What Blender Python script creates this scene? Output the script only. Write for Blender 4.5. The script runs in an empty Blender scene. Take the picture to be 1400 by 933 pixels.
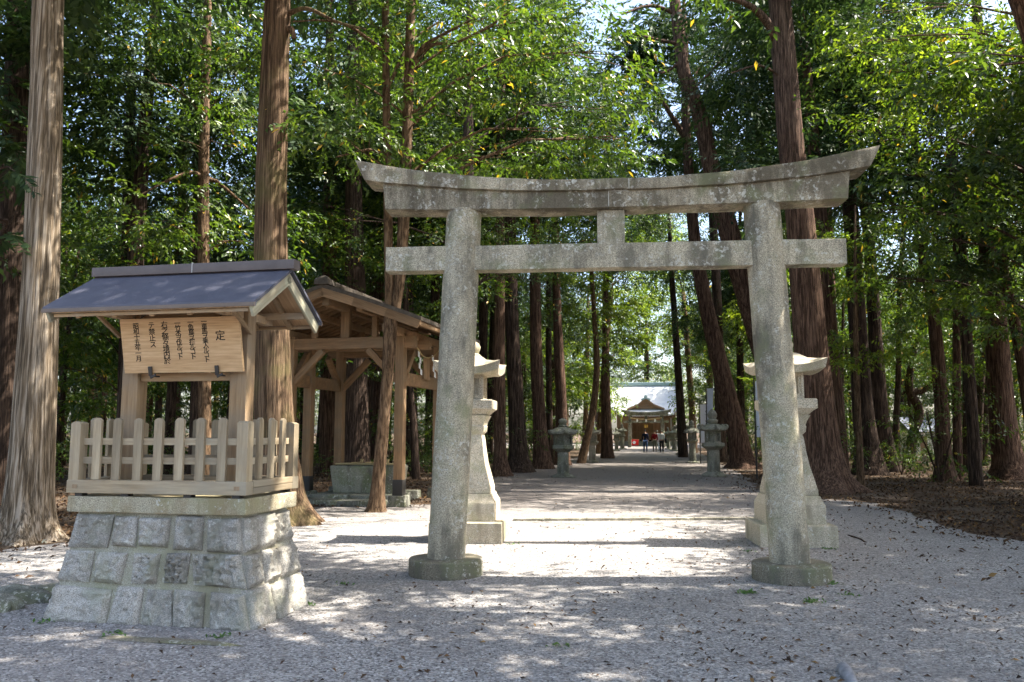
import bpy, bmesh, math, random
import numpy as np
from mathutils import Vector, Matrix, noise as mnoise

# ------------------------------------------------------------------ camera, sky, sun, exposure
sc = bpy.context.scene
R = math.radians
EYE = 1.6
PITCH = math.atan(124 / 1120)
cam_d = bpy.data.cameras.new('camera'); cam = bpy.data.objects.new('camera', cam_d)
sc.collection.objects.link(cam); sc.camera = cam
cam.location = (0, 0, EYE); cam.rotation_euler = (math.pi / 2 + PITCH, 0, 0)
cam_d.sensor_width = 36; cam_d.lens = 36 * 1120 / 1400
cam_d.clip_start = 0.05; cam_d.clip_end = 2000
cam_d.dof.use_dof = True; cam_d.dof.focus_distance = 9.0; cam_d.dof.aperture_fstop = 3.5

SUN_AZ = R(1.5); SUN_EL = R(58)          # azimuth from +X towards +Y
SUN = Vector((math.cos(SUN_EL) * math.cos(SUN_AZ), math.cos(SUN_EL) * math.sin(SUN_AZ), math.sin(SUN_EL)))
world = bpy.data.worlds.new('World'); sc.world = world; world.use_nodes = True
wn = world.node_tree.nodes
sky = wn.new('ShaderNodeTexSky'); sky.sky_type = 'NISHITA'; sky.sun_disc = False
sky.sun_elevation = SUN_EL; sky.sun_rotation = math.pi / 2 - SUN_AZ
sky.air_density = 1.0; sky.dust_density = 3.0; sky.ozone_density = 1.0
world.node_tree.links.new(sky.outputs[0], wn['Background'].inputs[0])
wn['Background'].inputs[1].default_value = 0.15
sun_d = bpy.data.lights.new('sun', 'SUN'); sun_d.energy = 5.0; sun_d.angle = R(0.53); sun_d.color = (1.0, 0.95, 0.87)
sun_o = bpy.data.objects.new('sun', sun_d); sc.collection.objects.link(sun_o)
sun_o.rotation_euler = (-SUN).to_track_quat('-Z', 'Y').to_euler(); sun_o.location = (30, 5, 50)
sc.view_settings.view_transform = 'Standard'; sc.view_settings.look = 'None'
sc.view_settings.exposure = 1.8; sc.view_settings.gamma = 1.0
cy = sc.cycles
sc.render.engine = 'CYCLES'
cy.use_denoising = True; cy.denoiser = 'OPENIMAGEDENOISE'; cy.denoising_prefilter = 'ACCURATE'
cy.max_bounces = 6; cy.diffuse_bounces = 3; cy.glossy_bounces = 2; cy.transmission_bounces = 4; cy.transparent_max_bounces = 4
cy.sample_clamp_indirect = 6.0; cy.caustics_reflective = False; cy.caustics_refractive = False
cy.use_adaptive_sampling = True; cy.adaptive_threshold = 0.025

random.seed(11); rng = np.random.default_rng(11)
U = random.uniform

# ------------------------------------------------------------------ photograph pixel -> world helpers
_c, _s = math.cos(PITCH), math.sin(PITCH)
def ray(px, py):
    x = (px - 700) / 1120; y = (466.5 - py) / 1120
    return x, _c - y * _s, _s + y * _c
def G(px, py, z=0.0):
    d = ray(px, py); t = (z - EYE) / d[2]
    return Vector((d[0] * t, d[1] * t, z))
def P(px, py, Y):
    d = ray(px, py); t = Y / d[1]
    return Vector((d[0] * t, Y, EYE + d[2] * t))

# ------------------------------------------------------------------ object helpers
COL = sc.collection
def link(o, parent=None, loc=None, rot=None):
    COL.objects.link(o)
    if parent is not None: o.parent = parent
    if loc is not None: o.location = loc
    if rot is not None: o.rotation_euler = rot
    return o
def tag(o, label, cat, group=None, kind=None):
    if label: o['label'] = label
    if cat: o['category'] = cat
    if group: o['group'] = group
    if kind: o['kind'] = kind
    return o
def thing(name, label, cat, loc=(0, 0, 0), rz=0.0, group=None):
    o = bpy.data.objects.new(name, None); o.empty_display_size = 0.2
    link(o, None, loc, (0, 0, rz)); return tag(o, label, cat, group)
def mesh(name, v, f, mat, smooth=None):
    me = bpy.data.meshes.new(name); me.from_pydata([tuple(a) for a in v], [], [tuple(a) for a in f]); me.update()
    if mat is not None: me.materials.append(mat)
    shade(me, smooth); return me
def shade(me, smooth):
    if smooth is not None:
        me.polygons.foreach_set('use_smooth', [True] * len(me.polygons))
        if smooth < 179: me.set_sharp_from_angle(angle=R(smooth))
def bm_mesh(name, bm, mat, smooth=None):
    bmesh.ops.recalc_face_normals(bm, faces=bm.faces)
    me = bpy.data.meshes.new(name); bm.to_mesh(me); bm.free()
    if mat is not None: me.materials.append(mat)
    shade(me, smooth); return me
def put(name, me, parent=None, loc=(0, 0, 0), rot=(0, 0, 0), scale=None):
    o = bpy.data.objects.new(name, me); link(o, parent, loc, rot)
    if scale is not None: o.scale = scale if hasattr(scale, '__len__') else (scale,) * 3
    return o
def copy_tree(root, loc=None, rz=None, scale=None):
    r = root.copy(); COL.objects.link(r)
    if loc is not None: r.location = loc
    if rz is not None: r.rotation_euler = (0, 0, rz)
    if scale is not None: r.scale = scale
    for ch in root.children:
        c = ch.copy(); COL.objects.link(c); c.parent = r
        for g in ch.children:
            d = g.copy(); COL.objects.link(d); d.parent = c
    return r
def box_me(name, sx, sy, sz, mat, bev=0.008, taper=None, rough=0.0, cuts=0, seg=2):
    """box centred in x, y with its base at z = 0"""
    bm = bmesh.new(); bmesh.ops.create_cube(bm, size=1)
    for v in bm.verts:
        v.co.z += 0.5
        k = 1.0
        if taper and v.co.z > 0.5: k = taper
        v.co = Vector((v.co.x * sx * k, v.co.y * sy * k, v.co.z * sz))
    if cuts: bmesh.ops.subdivide_edges(bm, edges=bm.edges, cuts=cuts, use_grid_fill=True)
    if bev:
        ed = [e for e in bm.edges if len(e.link_faces) == 2 and e.calc_face_angle(0) > 0.5]
        bmesh.ops.bevel(bm, geom=ed, offset=bev, segments=seg, affect='EDGES', profile=0.6)
    if rough:
        off = Vector((U(0, 50), U(0, 50), U(0, 50)))
        for v in bm.verts:
            v.co += rough * Vector((mnoise.noise(v.co * 6 + off), mnoise.noise(v.co * 6 + off * 2), mnoise.noise(v.co * 6 + off * 3)))
    return bm_mesh(name, bm, mat, 40)
def box(name, parent, size, loc, mat, rot=(0, 0, 0), bev=0.008, **k):
    return put(name, box_me(name, *size, mat, bev, **k), parent, loc, rot)
def bar(name, parent, a, b, w, h, mat, bev=0.006, up=(0, 0, 1)):
    """rectangular timber from a to b; w across, h in the 'up' sense"""
    a, b = Vector(a), Vector(b); d = b - a; L = d.length
    x = d.normalized(); upv = Vector(up)
    y = upv.cross(x)
    if y.length < 1e-4: y = Vector((0, 1, 0)).cross(x)
    y.normalize(); z = x.cross(y)
    me = box_me(name, L, w, h, mat, bev)
    o = put(name, me, parent)
    m = Matrix((x, y, z)).transposed().to_4x4()
    m.translation = (a + b) / 2 - z * h
    o.matrix_local = m
    return o
def under(child, parent):
    """make a part of the same thing a sub-part of another part"""
    child.parent = parent; child.matrix_basis = parent.matrix_basis.inverted() @ child.matrix_basis
    return child
def loft(rings, cap0=True, cap1=True):
    n = len(rings[0]); v = [p for r in rings for p in r]; f = []
    for i in range(len(rings) - 1):
        for j in range(n):
            k = (j + 1) % n
            f.append((i * n + j, i * n + k, (i + 1) * n + k, (i + 1) * n + j))
    if cap0: f.append(tuple(range(n - 1, -1, -1)))
    if cap1: f.append(tuple(range((len(rings) - 1) * n, len(rings) * n)))
    return v, f
def pring(n, r, z, sub=1, lift=0.0, rot=0.0, power=2.5, notch=0.0, push=0.0):
    """ring of a regular n-gon with half-width (apothem) r; corners lifted by 'lift'"""
    out = []; rc = r / math.cos(math.pi / n)
    for i in range(n):
        a0 = rot + (i - 0.5) * 2 * math.pi / n; a1 = a0 + 2 * math.pi / n
        p0 = Vector((math.cos(a0), math.sin(a0), 0)) * rc; p1 = Vector((math.cos(a1), math.sin(a1), 0)) * rc
        for k in range(sub):
            t = k / sub; q = p0.lerp(p1, t); u = abs(2 * t - 1) ** power
            q = q * (1 + push * u)
            out.append(Vector((q.x, q.y, z + lift * u)))
    return out
def lathe(name, parent, prof, mat, n=24, smooth=40, loc=(0, 0, 0), rot=0.0, sub=1, lift=None, push=None, jit=0.0):
    rings = []
    for i, (r, z) in enumerate(prof):
        rings.append(pring(n, r, z, sub, lift[i] if lift else 0, rot, push=push[i] if push else 0))
    v, f = loft(rings)
    if jit:
        o = Vector((U(0, 99), U(0, 99), 3))
        v = [p + jit * Vector((mnoise.noise(p * 9 + o), mnoise.noise(p * 9 + o * 2), 0.5 * mnoise.noise(p * 9 + o * 3))) for p in v]
    return put(name, mesh(name, v, f, mat, smooth), parent, loc)
def tube_geo(pts, rad, n=8, v=None, f=None, ridges=0.0, flare=None):
    """tapered tube through pts"""
    v = [] if v is None else v; f = [] if f is None else f
    pts = [Vector(p) for p in pts]; base = len(v)
    ref = Vector((1, 0, 0))
    for i, p in enumerate(pts):
        d = (pts[min(i + 1, len(pts) - 1)] - pts[max(i - 1, 0)]).normalized()
        if flare is not None and p.z < 0.6: d = Vector((0, 0, 1))
        y = d.cross(ref)
        if y.length < 1e-3: y = d.cross(Vector((0, 1, 0)))
        y.normalize(); x = y.cross(d).normalized()
        for j in range(n):
            a = 2 * math.pi * j / n; r = rad[i]
            if ridges:
                q = Vector((math.cos(a) * 2.6, math.sin(a) * 2.6, p.z * 0.18 + p.x * 3))
                g = mnoise.noise(q) + 0.6 * mnoise.noise(q * 2.3) + 0.45 * mnoise.noise(Vector((math.cos(a) * 9, math.sin(a) * 9, p.z * 0.5)))
                r *= 1 + ridges * g
            if flare is not None and flare[i] > 0:
                r *= 1 + flare[i] * (0.5 + 0.7 * mnoise.noise(Vector((math.cos(a) * 1.7, math.sin(a) * 1.7, p.x * 5))) + 0.35 * math.cos(5 * a + p.x))
            v.append(p + (x * math.cos(a) + y * math.sin(a)) * r)
    m = len(pts)
    for i in range(m - 1):
        for j in range(n):
            k = (j + 1) % n
            f.append((base + i * n + j, base + i * n + k, base + (i + 1) * n + k, base + (i + 1) * n + j))
    f.append(tuple(base + (m - 1) * n + j for j in range(n)))
    return v, f
def spline(pts, k):
    """Catmull-Rom through points (Vectors with any extra numbers) -> k samples per span"""
    pts = [np.array(p, float) for p in pts]; P_ = [2 * pts[0] - pts[1]] + pts + [2 * pts[-1] - pts[-2]]; out = []
    for i in range(1, len(P_) - 2):
        a, b, c, d = P_[i - 1:i + 3]
        for q in range(k):
            t = q / k
            out.append(0.5 * ((2 * b) + (c - a) * t + (2 * a - 5 * b + 4 * c - d) * t * t + (3 * b - a - 3 * c + d) * t ** 3))
    out.append(pts[-1]); return out

# ------------------------------------------------------------------ materials
class N:
    def __init__(s, name):
        s.m = bpy.data.materials.new(name); s.m.use_nodes = True; s.t = s.m.node_tree; s.n = s.t.nodes
        s.b = s.n['Principled BSDF']; s.out = s.n['Material Output']
    def new(s, typ, **k):
        n = s.n.new('ShaderNode' + typ)
        for a, b in k.items():
            if a.startswith('i_'):
                n.inputs[a[2:].replace('_', ' ')].default_value = b
            else: setattr(n, a, b)
        return n
    def l(s, a, b): s.t.links.new(a, b); return s
    def coord(s, scale=(1, 1, 1), space='Object'):
        c = s.new('TexCoord') if space != 'World' else s.new('NewGeometry')
        m = s.new('Mapping'); m.inputs['Scale'].default_value = scale
        s.l(c.outputs[space if space != 'World' else 'Position'], m.inputs['Vector']); return m.outputs[0]
    def noise(s, vec, scale, detail=4, rough=0.55):
        n = s.new('TexNoise'); n.inputs['Scale'].default_value = scale; n.inputs['Detail'].default_value = detail; n.inputs['Roughness'].default_value = rough
        s.l(vec, n.inputs['Vector']); return n.outputs['Fac']
    def vor(s, vec, scale, out='Distance', feature='F1', rnd=1.0):
        n = s.new('TexVoronoi'); n.feature = feature; n.inputs['Scale'].default_value = scale; n.inputs['Randomness'].default_value = rnd
        s.l(vec, n.inputs['Vector']); return n.outputs[out]
    def ramp(s, fac, stops):
        n = s.new('ValToRGB'); e = n.color_ramp.elements
        while len(e) < len(stops): e.new(0.5)
        for k, (p, c) in enumerate(stops):
            e[k].position = p; e[k].color = (*c, 1) if hasattr(c, '__len__') else (c, c, c, 1)
        s.l(fac, n.inputs[0]); return n.outputs[0]
    def mix(s, fac, a, b, mode='MIX'):
        n = s.new('Mix'); n.data_type = 'RGBA'; n.blend_type = mode
        for sock, val in ((n.inputs['Factor'], fac), (n.inputs['A'], a), (n.inputs['B'], b)):
            pass
        sk = [i for i in n.inputs if i.enabled]
        for q, val in zip((sk[0], sk[1], sk[2]), (fac, a, b)):
            if hasattr(val, 'is_output'): s.l(val, q)
            elif hasattr(val, '__len__'): q.default_value = (*val, 1)
            else: q.default_value = val
        return [o for o in n.outputs if o.enabled][0]
    def math(s, op, a, b=0.5):
        n = s.new('Math'); n.operation = op
        for q, val in zip(n.inputs, (a, b)):
            if hasattr(val, 'is_output'): s.l(val, q)
            else: q.default_value = val
        return n.outputs[0]
    def bump(s, h, strength=0.4, dist=0.02):
        n = s.new('Bump'); n.inputs['Strength'].default_value = strength; n.inputs['Distance'].default_value = dist
        s.l(h, n.inputs['Height']); s.l(n.outputs[0], s.b.inputs['Normal']); return n
    def color(s, c): s.l(c, s.b.inputs['Base Color']) if hasattr(c, 'is_output') else setattr(s.b.inputs['Base Color'], 'default_value', (*c, 1))
    def rough(s, r): s.b.inputs['Roughness'].default_value = r
    def spec(s, r): s.b.inputs['Specular IOR Level'].default_value = r

def granite(name, base=(0.43, 0.375, 0.27), dark=(0.13, 0.118, 0.09), lichen=(0.58, 0.56, 0.48), moss=(0.20, 0.21, 0.11), stain=0.5, lich=0.5, mossy=0.5, grain=90, space='Object'):
    m = N(name); v = m.coord(space=space); vs = m.coord((1, 1, 0.35), space=space)
    sp = m.ramp(m.noise(v, grain, 2, 0.7), [(0.33, 0.45), (0.5, 1.0), (0.66, 1.5)])
    c = m.mix(1.0, base, sp, 'MULTIPLY')
    st = m.ramp(m.noise(vs, 2.3, 6, 0.65), [(0.54 - 0.12 * stain, 0.0), (0.68 - 0.12 * stain, 0.85)])
    c = m.mix(st, c, dark)
    run = m.ramp(m.noise(m.coord((1, 1, 0.05), space=space), 15, 4, 0.6), [(0.5, 0.0), (0.62, 0.42 * min(1, stain + 0.2))])
    c = m.mix(m.mix(1.0, run, m.ramp(m.noise(v, 1.4, 3), [(0.42, 0.0), (0.6, 1.0)]), 'MULTIPLY'), c, [x * 0.7 for x in dark])
    ms = m.ramp(m.noise(v, 3.1, 4, 0.6), [(0.54 - 0.1 * mossy, 0.0), (0.70 - 0.05 * mossy, 0.65)])
    c = m.mix(ms, c, moss)
    li = m.ramp(m.noise(v, 20, 5, 0.75), [(0.57 - 0.05 * lich, 0.0), (0.63 - 0.05 * lich, 0.8)])
    big = m.ramp(m.noise(v, 4.0, 3), [(0.45, 0.0), (0.6, 1.0)])
    c = m.mix(m.mix(1.0, li, big, 'MULTIPLY'), c, lichen)
    info = m.new('ObjectInfo'); c = m.mix(1.0, c, m.ramp(info.outputs['Random'], [(0.0, 0.82), (1.0, 1.12)]), 'MULTIPLY')
    m.color(c); m.rough(0.9); m.spec(0.2)
    h = m.math('ADD', m.noise(v, grain * 0.9, 3, 0.7), m.math('MULTIPLY', m.noise(v, 12, 5), 1.5))
    m.bump(h, 0.55, 0.012)
    return m.m
def bark(name, lo, hi, moss=None, sc_=1.0, zs=0.12):
    m = N(name); v = m.coord((1, 1, zs)); v2 = m.coord((1, 1, zs * 0.4))
    n1 = m.noise(v, 16 * sc_, 6, 0.65); n2 = m.noise(v2, 38 * sc_, 4, 0.6)
    rid = m.math('ABSOLUTE', m.math('SUBTRACT', m.noise(v2, 11 * sc_, 5, 0.6), 0.5))
    h = m.math('ADD', m.math('MULTIPLY', n1, 0.6), m.math('ADD', m.math('MULTIPLY', n2, 0.5), m.math('MULTIPLY', rid, 2.2)))
    f = m.math('ADD', m.math('MULTIPLY', n1, 0.55), m.math('MULTIPLY', n2, 0.45))
    c = m.ramp(f, [(0.38, [x * 0.35 for x in lo]), (0.48, lo), (0.58, hi)])
    c = m.mix(m.ramp(rid, [(0.0, 0.9), (0.045, 0.0)]), c, [x * 0.25 for x in lo])
    if moss is not None:
        c = m.mix(m.ramp(m.noise(m.coord(), 1.3, 4), [(0.5, 0.0), (0.7, 0.55)]), c, moss)
    m.color(c); m.rough(0.9); m.spec(0.15); m.bump(h, 0.9, 0.03)
    return m.m
def timber(name, lo, hi, axis='X', grey=None, rough=0.75, grain=1.0):
    m = N(name)
    scl = {'X': (0.06, 1, 1), 'Y': (1, 0.06, 1), 'Z': (1, 1, 0.06)}[axis]
    v = m.coord(scl); n1 = m.noise(v, 45 * grain, 5, 0.65); n2 = m.noise(v, 9 * grain, 3)
    c = m.ramp(m.math('ADD', m.math('MULTIPLY', n1, 0.6), m.math('MULTIPLY', n2, 0.4)), [(0.34, [x * 0.72 for x in lo]), (0.46, lo), (0.62, hi)])
    if grey is not None:
        c = m.mix(m.ramp(m.noise(m.coord(), 1.7, 5, 0.6), [(0.40, 0.0), (0.62, 0.8)]), c, grey)
    info = m.new('ObjectInfo')
    c = m.mix(1.0, c, m.ramp(info.outputs['Random'], [(0.0, 0.74), (1.0, 1.14)]), 'MULTIPLY')
    m.color(c); m.rough(rough); m.spec(0.25); m.bump(n1, 0.25, 0.004)
    return m.m
def plain(name, col, rough=0.8, spec=0.3, var=0.12, scale=6, bump=0.0, metal=0.0):
    m = N(name); v = m.coord()
    k = m.ramp(m.noise(v, scale, 5, 0.6), [(0.3, 1 - var), (0.7, 1 + var)])
    m.color(m.mix(1.0, col, k, 'MULTIPLY')); m.rough(rough); m.spec(spec); m.b.inputs['Metallic'].default_value = metal
    if bump: m.bump(m.noise(v, scale * 6, 3), bump, 0.01)
    return m.m
def foliage(name, cols, trans, tint=(1.2, 1.3, 0.42), rough=0.33, spec=0.5):
    """cols: stops (dark -> light) chosen by the leaf's own random value"""
    m = N(name)
    a = m.new('Attribute'); a.attribute_name = 'tone'
    c = m.ramp(a.outputs['Fac'], cols)
    m.color(c); m.rough(rough); m.spec(spec)
    t = m.new('BsdfTranslucent'); m.l(m.mix(1.0, c, tint, 'MULTIPLY'), t.inputs['Color'])
    x = m.new('MixShader'); x.inputs[0].default_value = trans
    m.l(m.b.outputs[0], x.inputs[1]); m.l(t.outputs[0], x.inputs[2]); m.l(x.outputs[0], m.out.inputs['Surface'])
    return m.m

def gravel_mat():
    m = N('gravel'); v = m.coord(space='World'); vv = m.coord((1, 1, 1), space='World')
    cell = m.vor(v, 62, 'Color'); d = m.vor(v, 62, 'Distance')
    sep = m.new('SeparateColor'); m.l(cell, sep.inputs[0])
    c = m.ramp(sep.outputs[0], [(0.0, (0.07, 0.064, 0.06)), (0.2, (0.195, 0.18, 0.168)), (0.55, (0.325, 0.305, 0.285)), (0.85, (0.45, 0.425, 0.395)), (1.0, (0.60, 0.57, 0.53))])
    c2 = m.ramp(sep.outputs[1], [(0.9, 0.0), (0.97, 0.5)])
    c = m.mix(c2, c, (0.30, 0.22, 0.15))
    c = m.mix(m.ramp(m.noise(v, 0.55, 6, 0.65), [(0.42, 0.0), (0.66, 0.55)]), c, (0.22, 0.20, 0.185))
    c = m.mix(1.0, c, m.ramp(m.noise(v, 9, 4, 0.6), [(0.3, 0.82), (0.7, 1.12)]), 'MULTIPLY')
    # trodden earth along the approach, mixed darker to stand in for tree shade
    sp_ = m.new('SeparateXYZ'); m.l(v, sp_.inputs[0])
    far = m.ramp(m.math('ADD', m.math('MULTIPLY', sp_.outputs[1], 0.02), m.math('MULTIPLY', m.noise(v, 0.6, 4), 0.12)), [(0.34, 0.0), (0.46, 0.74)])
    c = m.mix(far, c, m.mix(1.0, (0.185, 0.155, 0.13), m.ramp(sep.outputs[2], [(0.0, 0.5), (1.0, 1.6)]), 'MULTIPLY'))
    m.color(c); m.rough(0.85); m.spec(0.25)
    h = m.math('ADD', m.math('MULTIPLY', d, -1.0), m.math('MULTIPLY', m.noise(v, 14, 3), 1.2))
    m.bump(h, 0.8, 0.012)
    return m.m
def soil_mat():
    m = N('woodland_soil'); v = m.coord(space='World')
    c = m.ramp(m.vor(v, 26, 'Color'), [(0.0, (0.035, 0.022, 0.014)), (0.5, (0.09, 0.058, 0.036)), (1.0, (0.17, 0.115, 0.07))])
    c = m.mix(m.ramp(m.noise(v, 0.8, 4), [(0.45, 0.0), (0.65, 0.6)]), c, (0.16, 0.13, 0.10))
    m.color(c); m.rough(0.95); m.spec(0.1)
    m.bump(m.math('ADD', m.vor(v, 26), m.noise(v, 8, 5)), 0.9, 0.03)
    return m.m

M = {}
M['granite'] = granite('aged_granite', stain=0.6, lich=0.72, mossy=0.45)
M['granite_top'] = granite('stained_granite', base=(0.43, 0.37, 0.265), dark=(0.11, 0.092, 0.063), stain=1.02, lich=0.75, mossy=0.3)
M['granite_foot'] = granite('damp_granite', base=(0.23, 0.20, 0.145), stain=0.9, mossy=0.9, lich=0.4)
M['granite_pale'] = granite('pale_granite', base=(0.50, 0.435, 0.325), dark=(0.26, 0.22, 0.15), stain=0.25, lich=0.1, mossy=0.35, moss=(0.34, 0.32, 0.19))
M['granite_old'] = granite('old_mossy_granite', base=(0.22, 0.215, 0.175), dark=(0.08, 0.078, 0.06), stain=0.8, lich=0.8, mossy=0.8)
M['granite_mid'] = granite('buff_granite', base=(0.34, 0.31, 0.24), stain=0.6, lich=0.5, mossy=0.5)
M['ashlar'] = granite('rough_ashlar', base=(0.395, 0.365, 0.315), dark=(0.20, 0.18, 0.14), stain=0.4, lich=0.25, mossy=0.35, moss=(0.27, 0.27, 0.19), grain=120)
M['mortar'] = granite('mortar', base=(0.38, 0.355, 0.28), dark=(0.24, 0.21, 0.14), stain=0.4, lich=0.0, mossy=0.6, moss=(0.30, 0.29, 0.17), grain=160)
M['capstone'] = granite('capstone', base=(0.38, 0.335, 0.235), dark=(0.25, 0.19, 0.10), stain=0.7, lich=0.2, mossy=0.6, moss=(0.30, 0.28, 0.15), grain=110)
M['moss_stone'] = granite('mossy_stone', base=(0.29, 0.285, 0.22), moss=(0.16, 0.19, 0.08), stain=0.5, mossy=0.8, lich=0.2)
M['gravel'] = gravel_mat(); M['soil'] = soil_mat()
M['bark_pale'] = bark('pale_cypress_bark', (0.21, 0.155, 0.10), (0.42, 0.345, 0.26), zs=0.06)
M['bark_red'] = bark('red_cypress_bark', (0.125, 0.078, 0.045), (0.235, 0.155, 0.095), moss=(0.15, 0.135, 0.05), zs=0.07)
M['bark_brown'] = bark('brown_cedar_bark', (0.10, 0.057, 0.037), (0.20, 0.122, 0.082))
M['bark_dark'] = bark('dark_cedar_bark', (0.055, 0.036, 0.026), (0.12, 0.08, 0.057))
M['bark_smooth'] = bark('smooth_bark', (0.135, 0.083, 0.047), (0.215, 0.142, 0.086), sc_=0.8, zs=0.3)
for ax in 'XYZ':
    M['fence' + ax] = timber('fence_timber_' + ax, (0.33, 0.245, 0.145), (0.47, 0.37, 0.235), ax, grey=(0.32, 0.275, 0.20))
    M['post' + ax] = timber('shelter_timber_' + ax, (0.36, 0.23, 0.12), (0.48, 0.325, 0.18), ax, grey=(0.33, 0.27, 0.20))
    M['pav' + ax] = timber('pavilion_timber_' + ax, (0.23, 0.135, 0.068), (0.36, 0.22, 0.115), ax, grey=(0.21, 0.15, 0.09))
M['board'] = timber('board_timber', (0.50, 0.315, 0.16), (0.63, 0.43, 0.245), 'X', rough=0.6, grain=1.4)
M['ply'] = timber('soffit_timber', (0.50, 0.33, 0.19), (0.64, 0.45, 0.28), 'X')
M['barge'] = timber('verdigris_bargeboard', (0.36, 0.30, 0.20), (0.50, 0.43, 0.31), 'X', grey=(0.29, 0.35, 0.27))
M['ink'] = plain('black_ink', (0.018, 0.016, 0.015), 0.7, 0.2)
M['iron'] = plain('dark_iron', (0.05, 0.045, 0.04), 0.6, 0.4, metal=0.3)
def roofmetal():
    m = N('blue_grey_sheet_roof'); v = m.coord()
    c = m.ramp(m.noise(v, 5, 6, 0.65), [(0.3, (0.070, 0.070, 0.092)), (0.7, (0.104, 0.103, 0.130))])
    c = m.mix(m.ramp(m.noise(v, 60, 2), [(0.68, 0.0), (0.74, 0.5)]), c, (0.3, 0.3, 0.32))
    m.color(c); m.rough(0.55); m.spec(0.5); m.bump(m.noise(v, 40, 3), 0.08, 0.003); return m.m
M['roof'] = roofmetal()
M['ridge'] = plain('brown_grey_ridge_sheet', (0.115, 0.095, 0.088), 0.6, 0.4)
M['flash'] = plain('brown_edge_flashing', (0.15, 0.115, 0.09), 0.6, 0.4)
M['shingle'] = plain('dark_bark_roof', (0.09, 0.075, 0.06), 0.9, 0.1, 0.3, 14, 0.5)
M['copper'] = plain('pale_copper_roof', (0.56, 0.56, 0.53), 0.8, 0.3, 0.08, 3)
M['copper_dark'] = plain('green_ridge', (0.30, 0.40, 0.37), 0.5, 0.5, 0.1, 3)
M['root'] = plain('weathered_root', (0.26, 0.25, 0.25), 0.8, 0.2, 0.3, 20, 0.4)
M['joint'] = plain('pale_joint', (0.5, 0.48, 0.42), 0.9, 0.1)
M['paper'] = plain('white_paper', (0.80, 0.80, 0.78), 0.8, 0.2, 0.03)
M['cloth_white'] = plain('white_banner_cloth', (0.72, 0.74, 0.80), 0.85, 0.1, 0.05, 3)
M['cloth_red'] = plain('red_cloth', (0.62, 0.03, 0.025), 0.8, 0.2, 0.1)
M['rope'] = plain('straw_rope', (0.42, 0.32, 0.16), 0.9, 0.1)
M['wall_dark'] = plain('dark_opening', (0.02, 0.018, 0.016), 0.9, 0.1)
M['plaster'] = plain('pale_plaster', (0.62, 0.58, 0.50), 0.9, 0.1, 0.08, 2)
M['tile_blue'] = plain('blue_grey_tiles', (0.16, 0.18, 0.22), 0.6, 0.4, 0.15, 8)
M['skin'] = plain('skin', (0.50, 0.31, 0.22), 0.6, 0.3, 0.05)
M['hair'] = plain('black_hair', (0.012, 0.010, 0.010), 0.5, 0.4)
M['navy'] = plain('navy_cloth', (0.010, 0.012, 0.026), 0.9, 0.1)
M['jeans'] = plain('blue_denim', (0.03, 0.05, 0.10), 0.9, 0.1)
M['red_top'] = plain('red_knit', (0.17, 0.012, 0.016), 0.9, 0.1)
M['grey_top'] = plain('pale_grey_cloth', (0.50, 0.54, 0.54), 0.9, 0.1)
M['olive'] = plain('khaki_cloth', (0.13, 0.13, 0.10), 0.9, 0.1)
M['black'] = plain('black_cloth', (0.012, 0.012, 0.014), 0.8, 0.2)
M['brass'] = plain('brass', (0.75, 0.48, 0.12), 0.35, 0.5, 0.05, metal=0.8)
M['water'] = plain('still_water', (0.03, 0.035, 0.03), 0.05, 0.5, 0.02)
M['leaf_broad'] = foliage('evergreen_leaf', [(0.0, (0.034, 0.066, 0.015)), (0.4, (0.068, 0.118, 0.024)), (0.85, (0.125, 0.182, 0.033)), (0.965, (0.17, 0.22, 0.04)), (0.985, (0.34, 0.26, 0.04)), (1.0, (0.46, 0.30, 0.05))], 0.45)
M['leaf_bright'] = foliage('young_leaf', [(0.0, (0.06, 0.11, 0.02)), (0.5, (0.155, 0.225, 0.03)), (1.0, (0.28, 0.34, 0.05))], 0.55, (1.2, 1.25, 0.4))
M['leaf_conifer'] = foliage('cypress_frond', [(0.0, (0.022, 0.046, 0.018)), (0.6, (0.055, 0.092, 0.03)), (1.0, (0.10, 0.145, 0.04))], 0.3, (1.0, 1.1, 0.6), 0.55, 0.25)
M['leaf_dead'] = foliage('fallen_leaf', [(0.0, (0.03, 0.018, 0.012)), (0.5, (0.085, 0.048, 0.027)), (0.9, (0.16, 0.088, 0.04)), (1.0, (0.34, 0.20, 0.07))], 0.1, (1, 1, 1), 0.7, 0.2)
M['pebble'] = foliage('loose_pebble', [(0.0, (0.09, 0.082, 0.075)), (0.5, (0.30, 0.28, 0.26)), (1.0, (0.60, 0.57, 0.53))], 0.0, (1, 1, 1), 0.8, 0.3)
M['leaf_weed'] = foliage('weed_leaf', [(0.0, (0.05, 0.11, 0.03)), (1.0, (0.12, 0.22, 0.05))], 0.35)
# ------------------------------------------------------------------ ground
gv = [(-500, -200, 0), (500, -200, 0), (500, 800, 0), (-500, 800, 0)]
ground = put('ground', mesh('ground', gv, [(0, 1, 2, 3)], M['soil'])); tag(ground, 'brown woodland floor under the trees', None, kind='structure')
GRAVEL = [(-30, -8), (30, -8), (30, 9.0), (12, 9.8), (9.5, 10.6), (8, 11.4), (7.4, 12.2), (7.3, 14), (7.9, 16.5), (8.0, 18.5), (7.2, 20.5), (6.8, 23), (8, 28), (9.5, 36), (12, 50), (17.5, 82), (30, 84), (30, 112), (-8, 112), (-4, 84), (8.0, 80), (4.2, 52), (1.6, 40), (-0.4, 31), (-1.2, 26), (-1.5, 22), (-1.7, 18.5), (-5.2, 17.5), (-6.0, 14.6), (-6.3, 12.8), (-7.0, 11.2), (-9, 10.6), (-12, 10.3), (-30, 9.8)]
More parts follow.
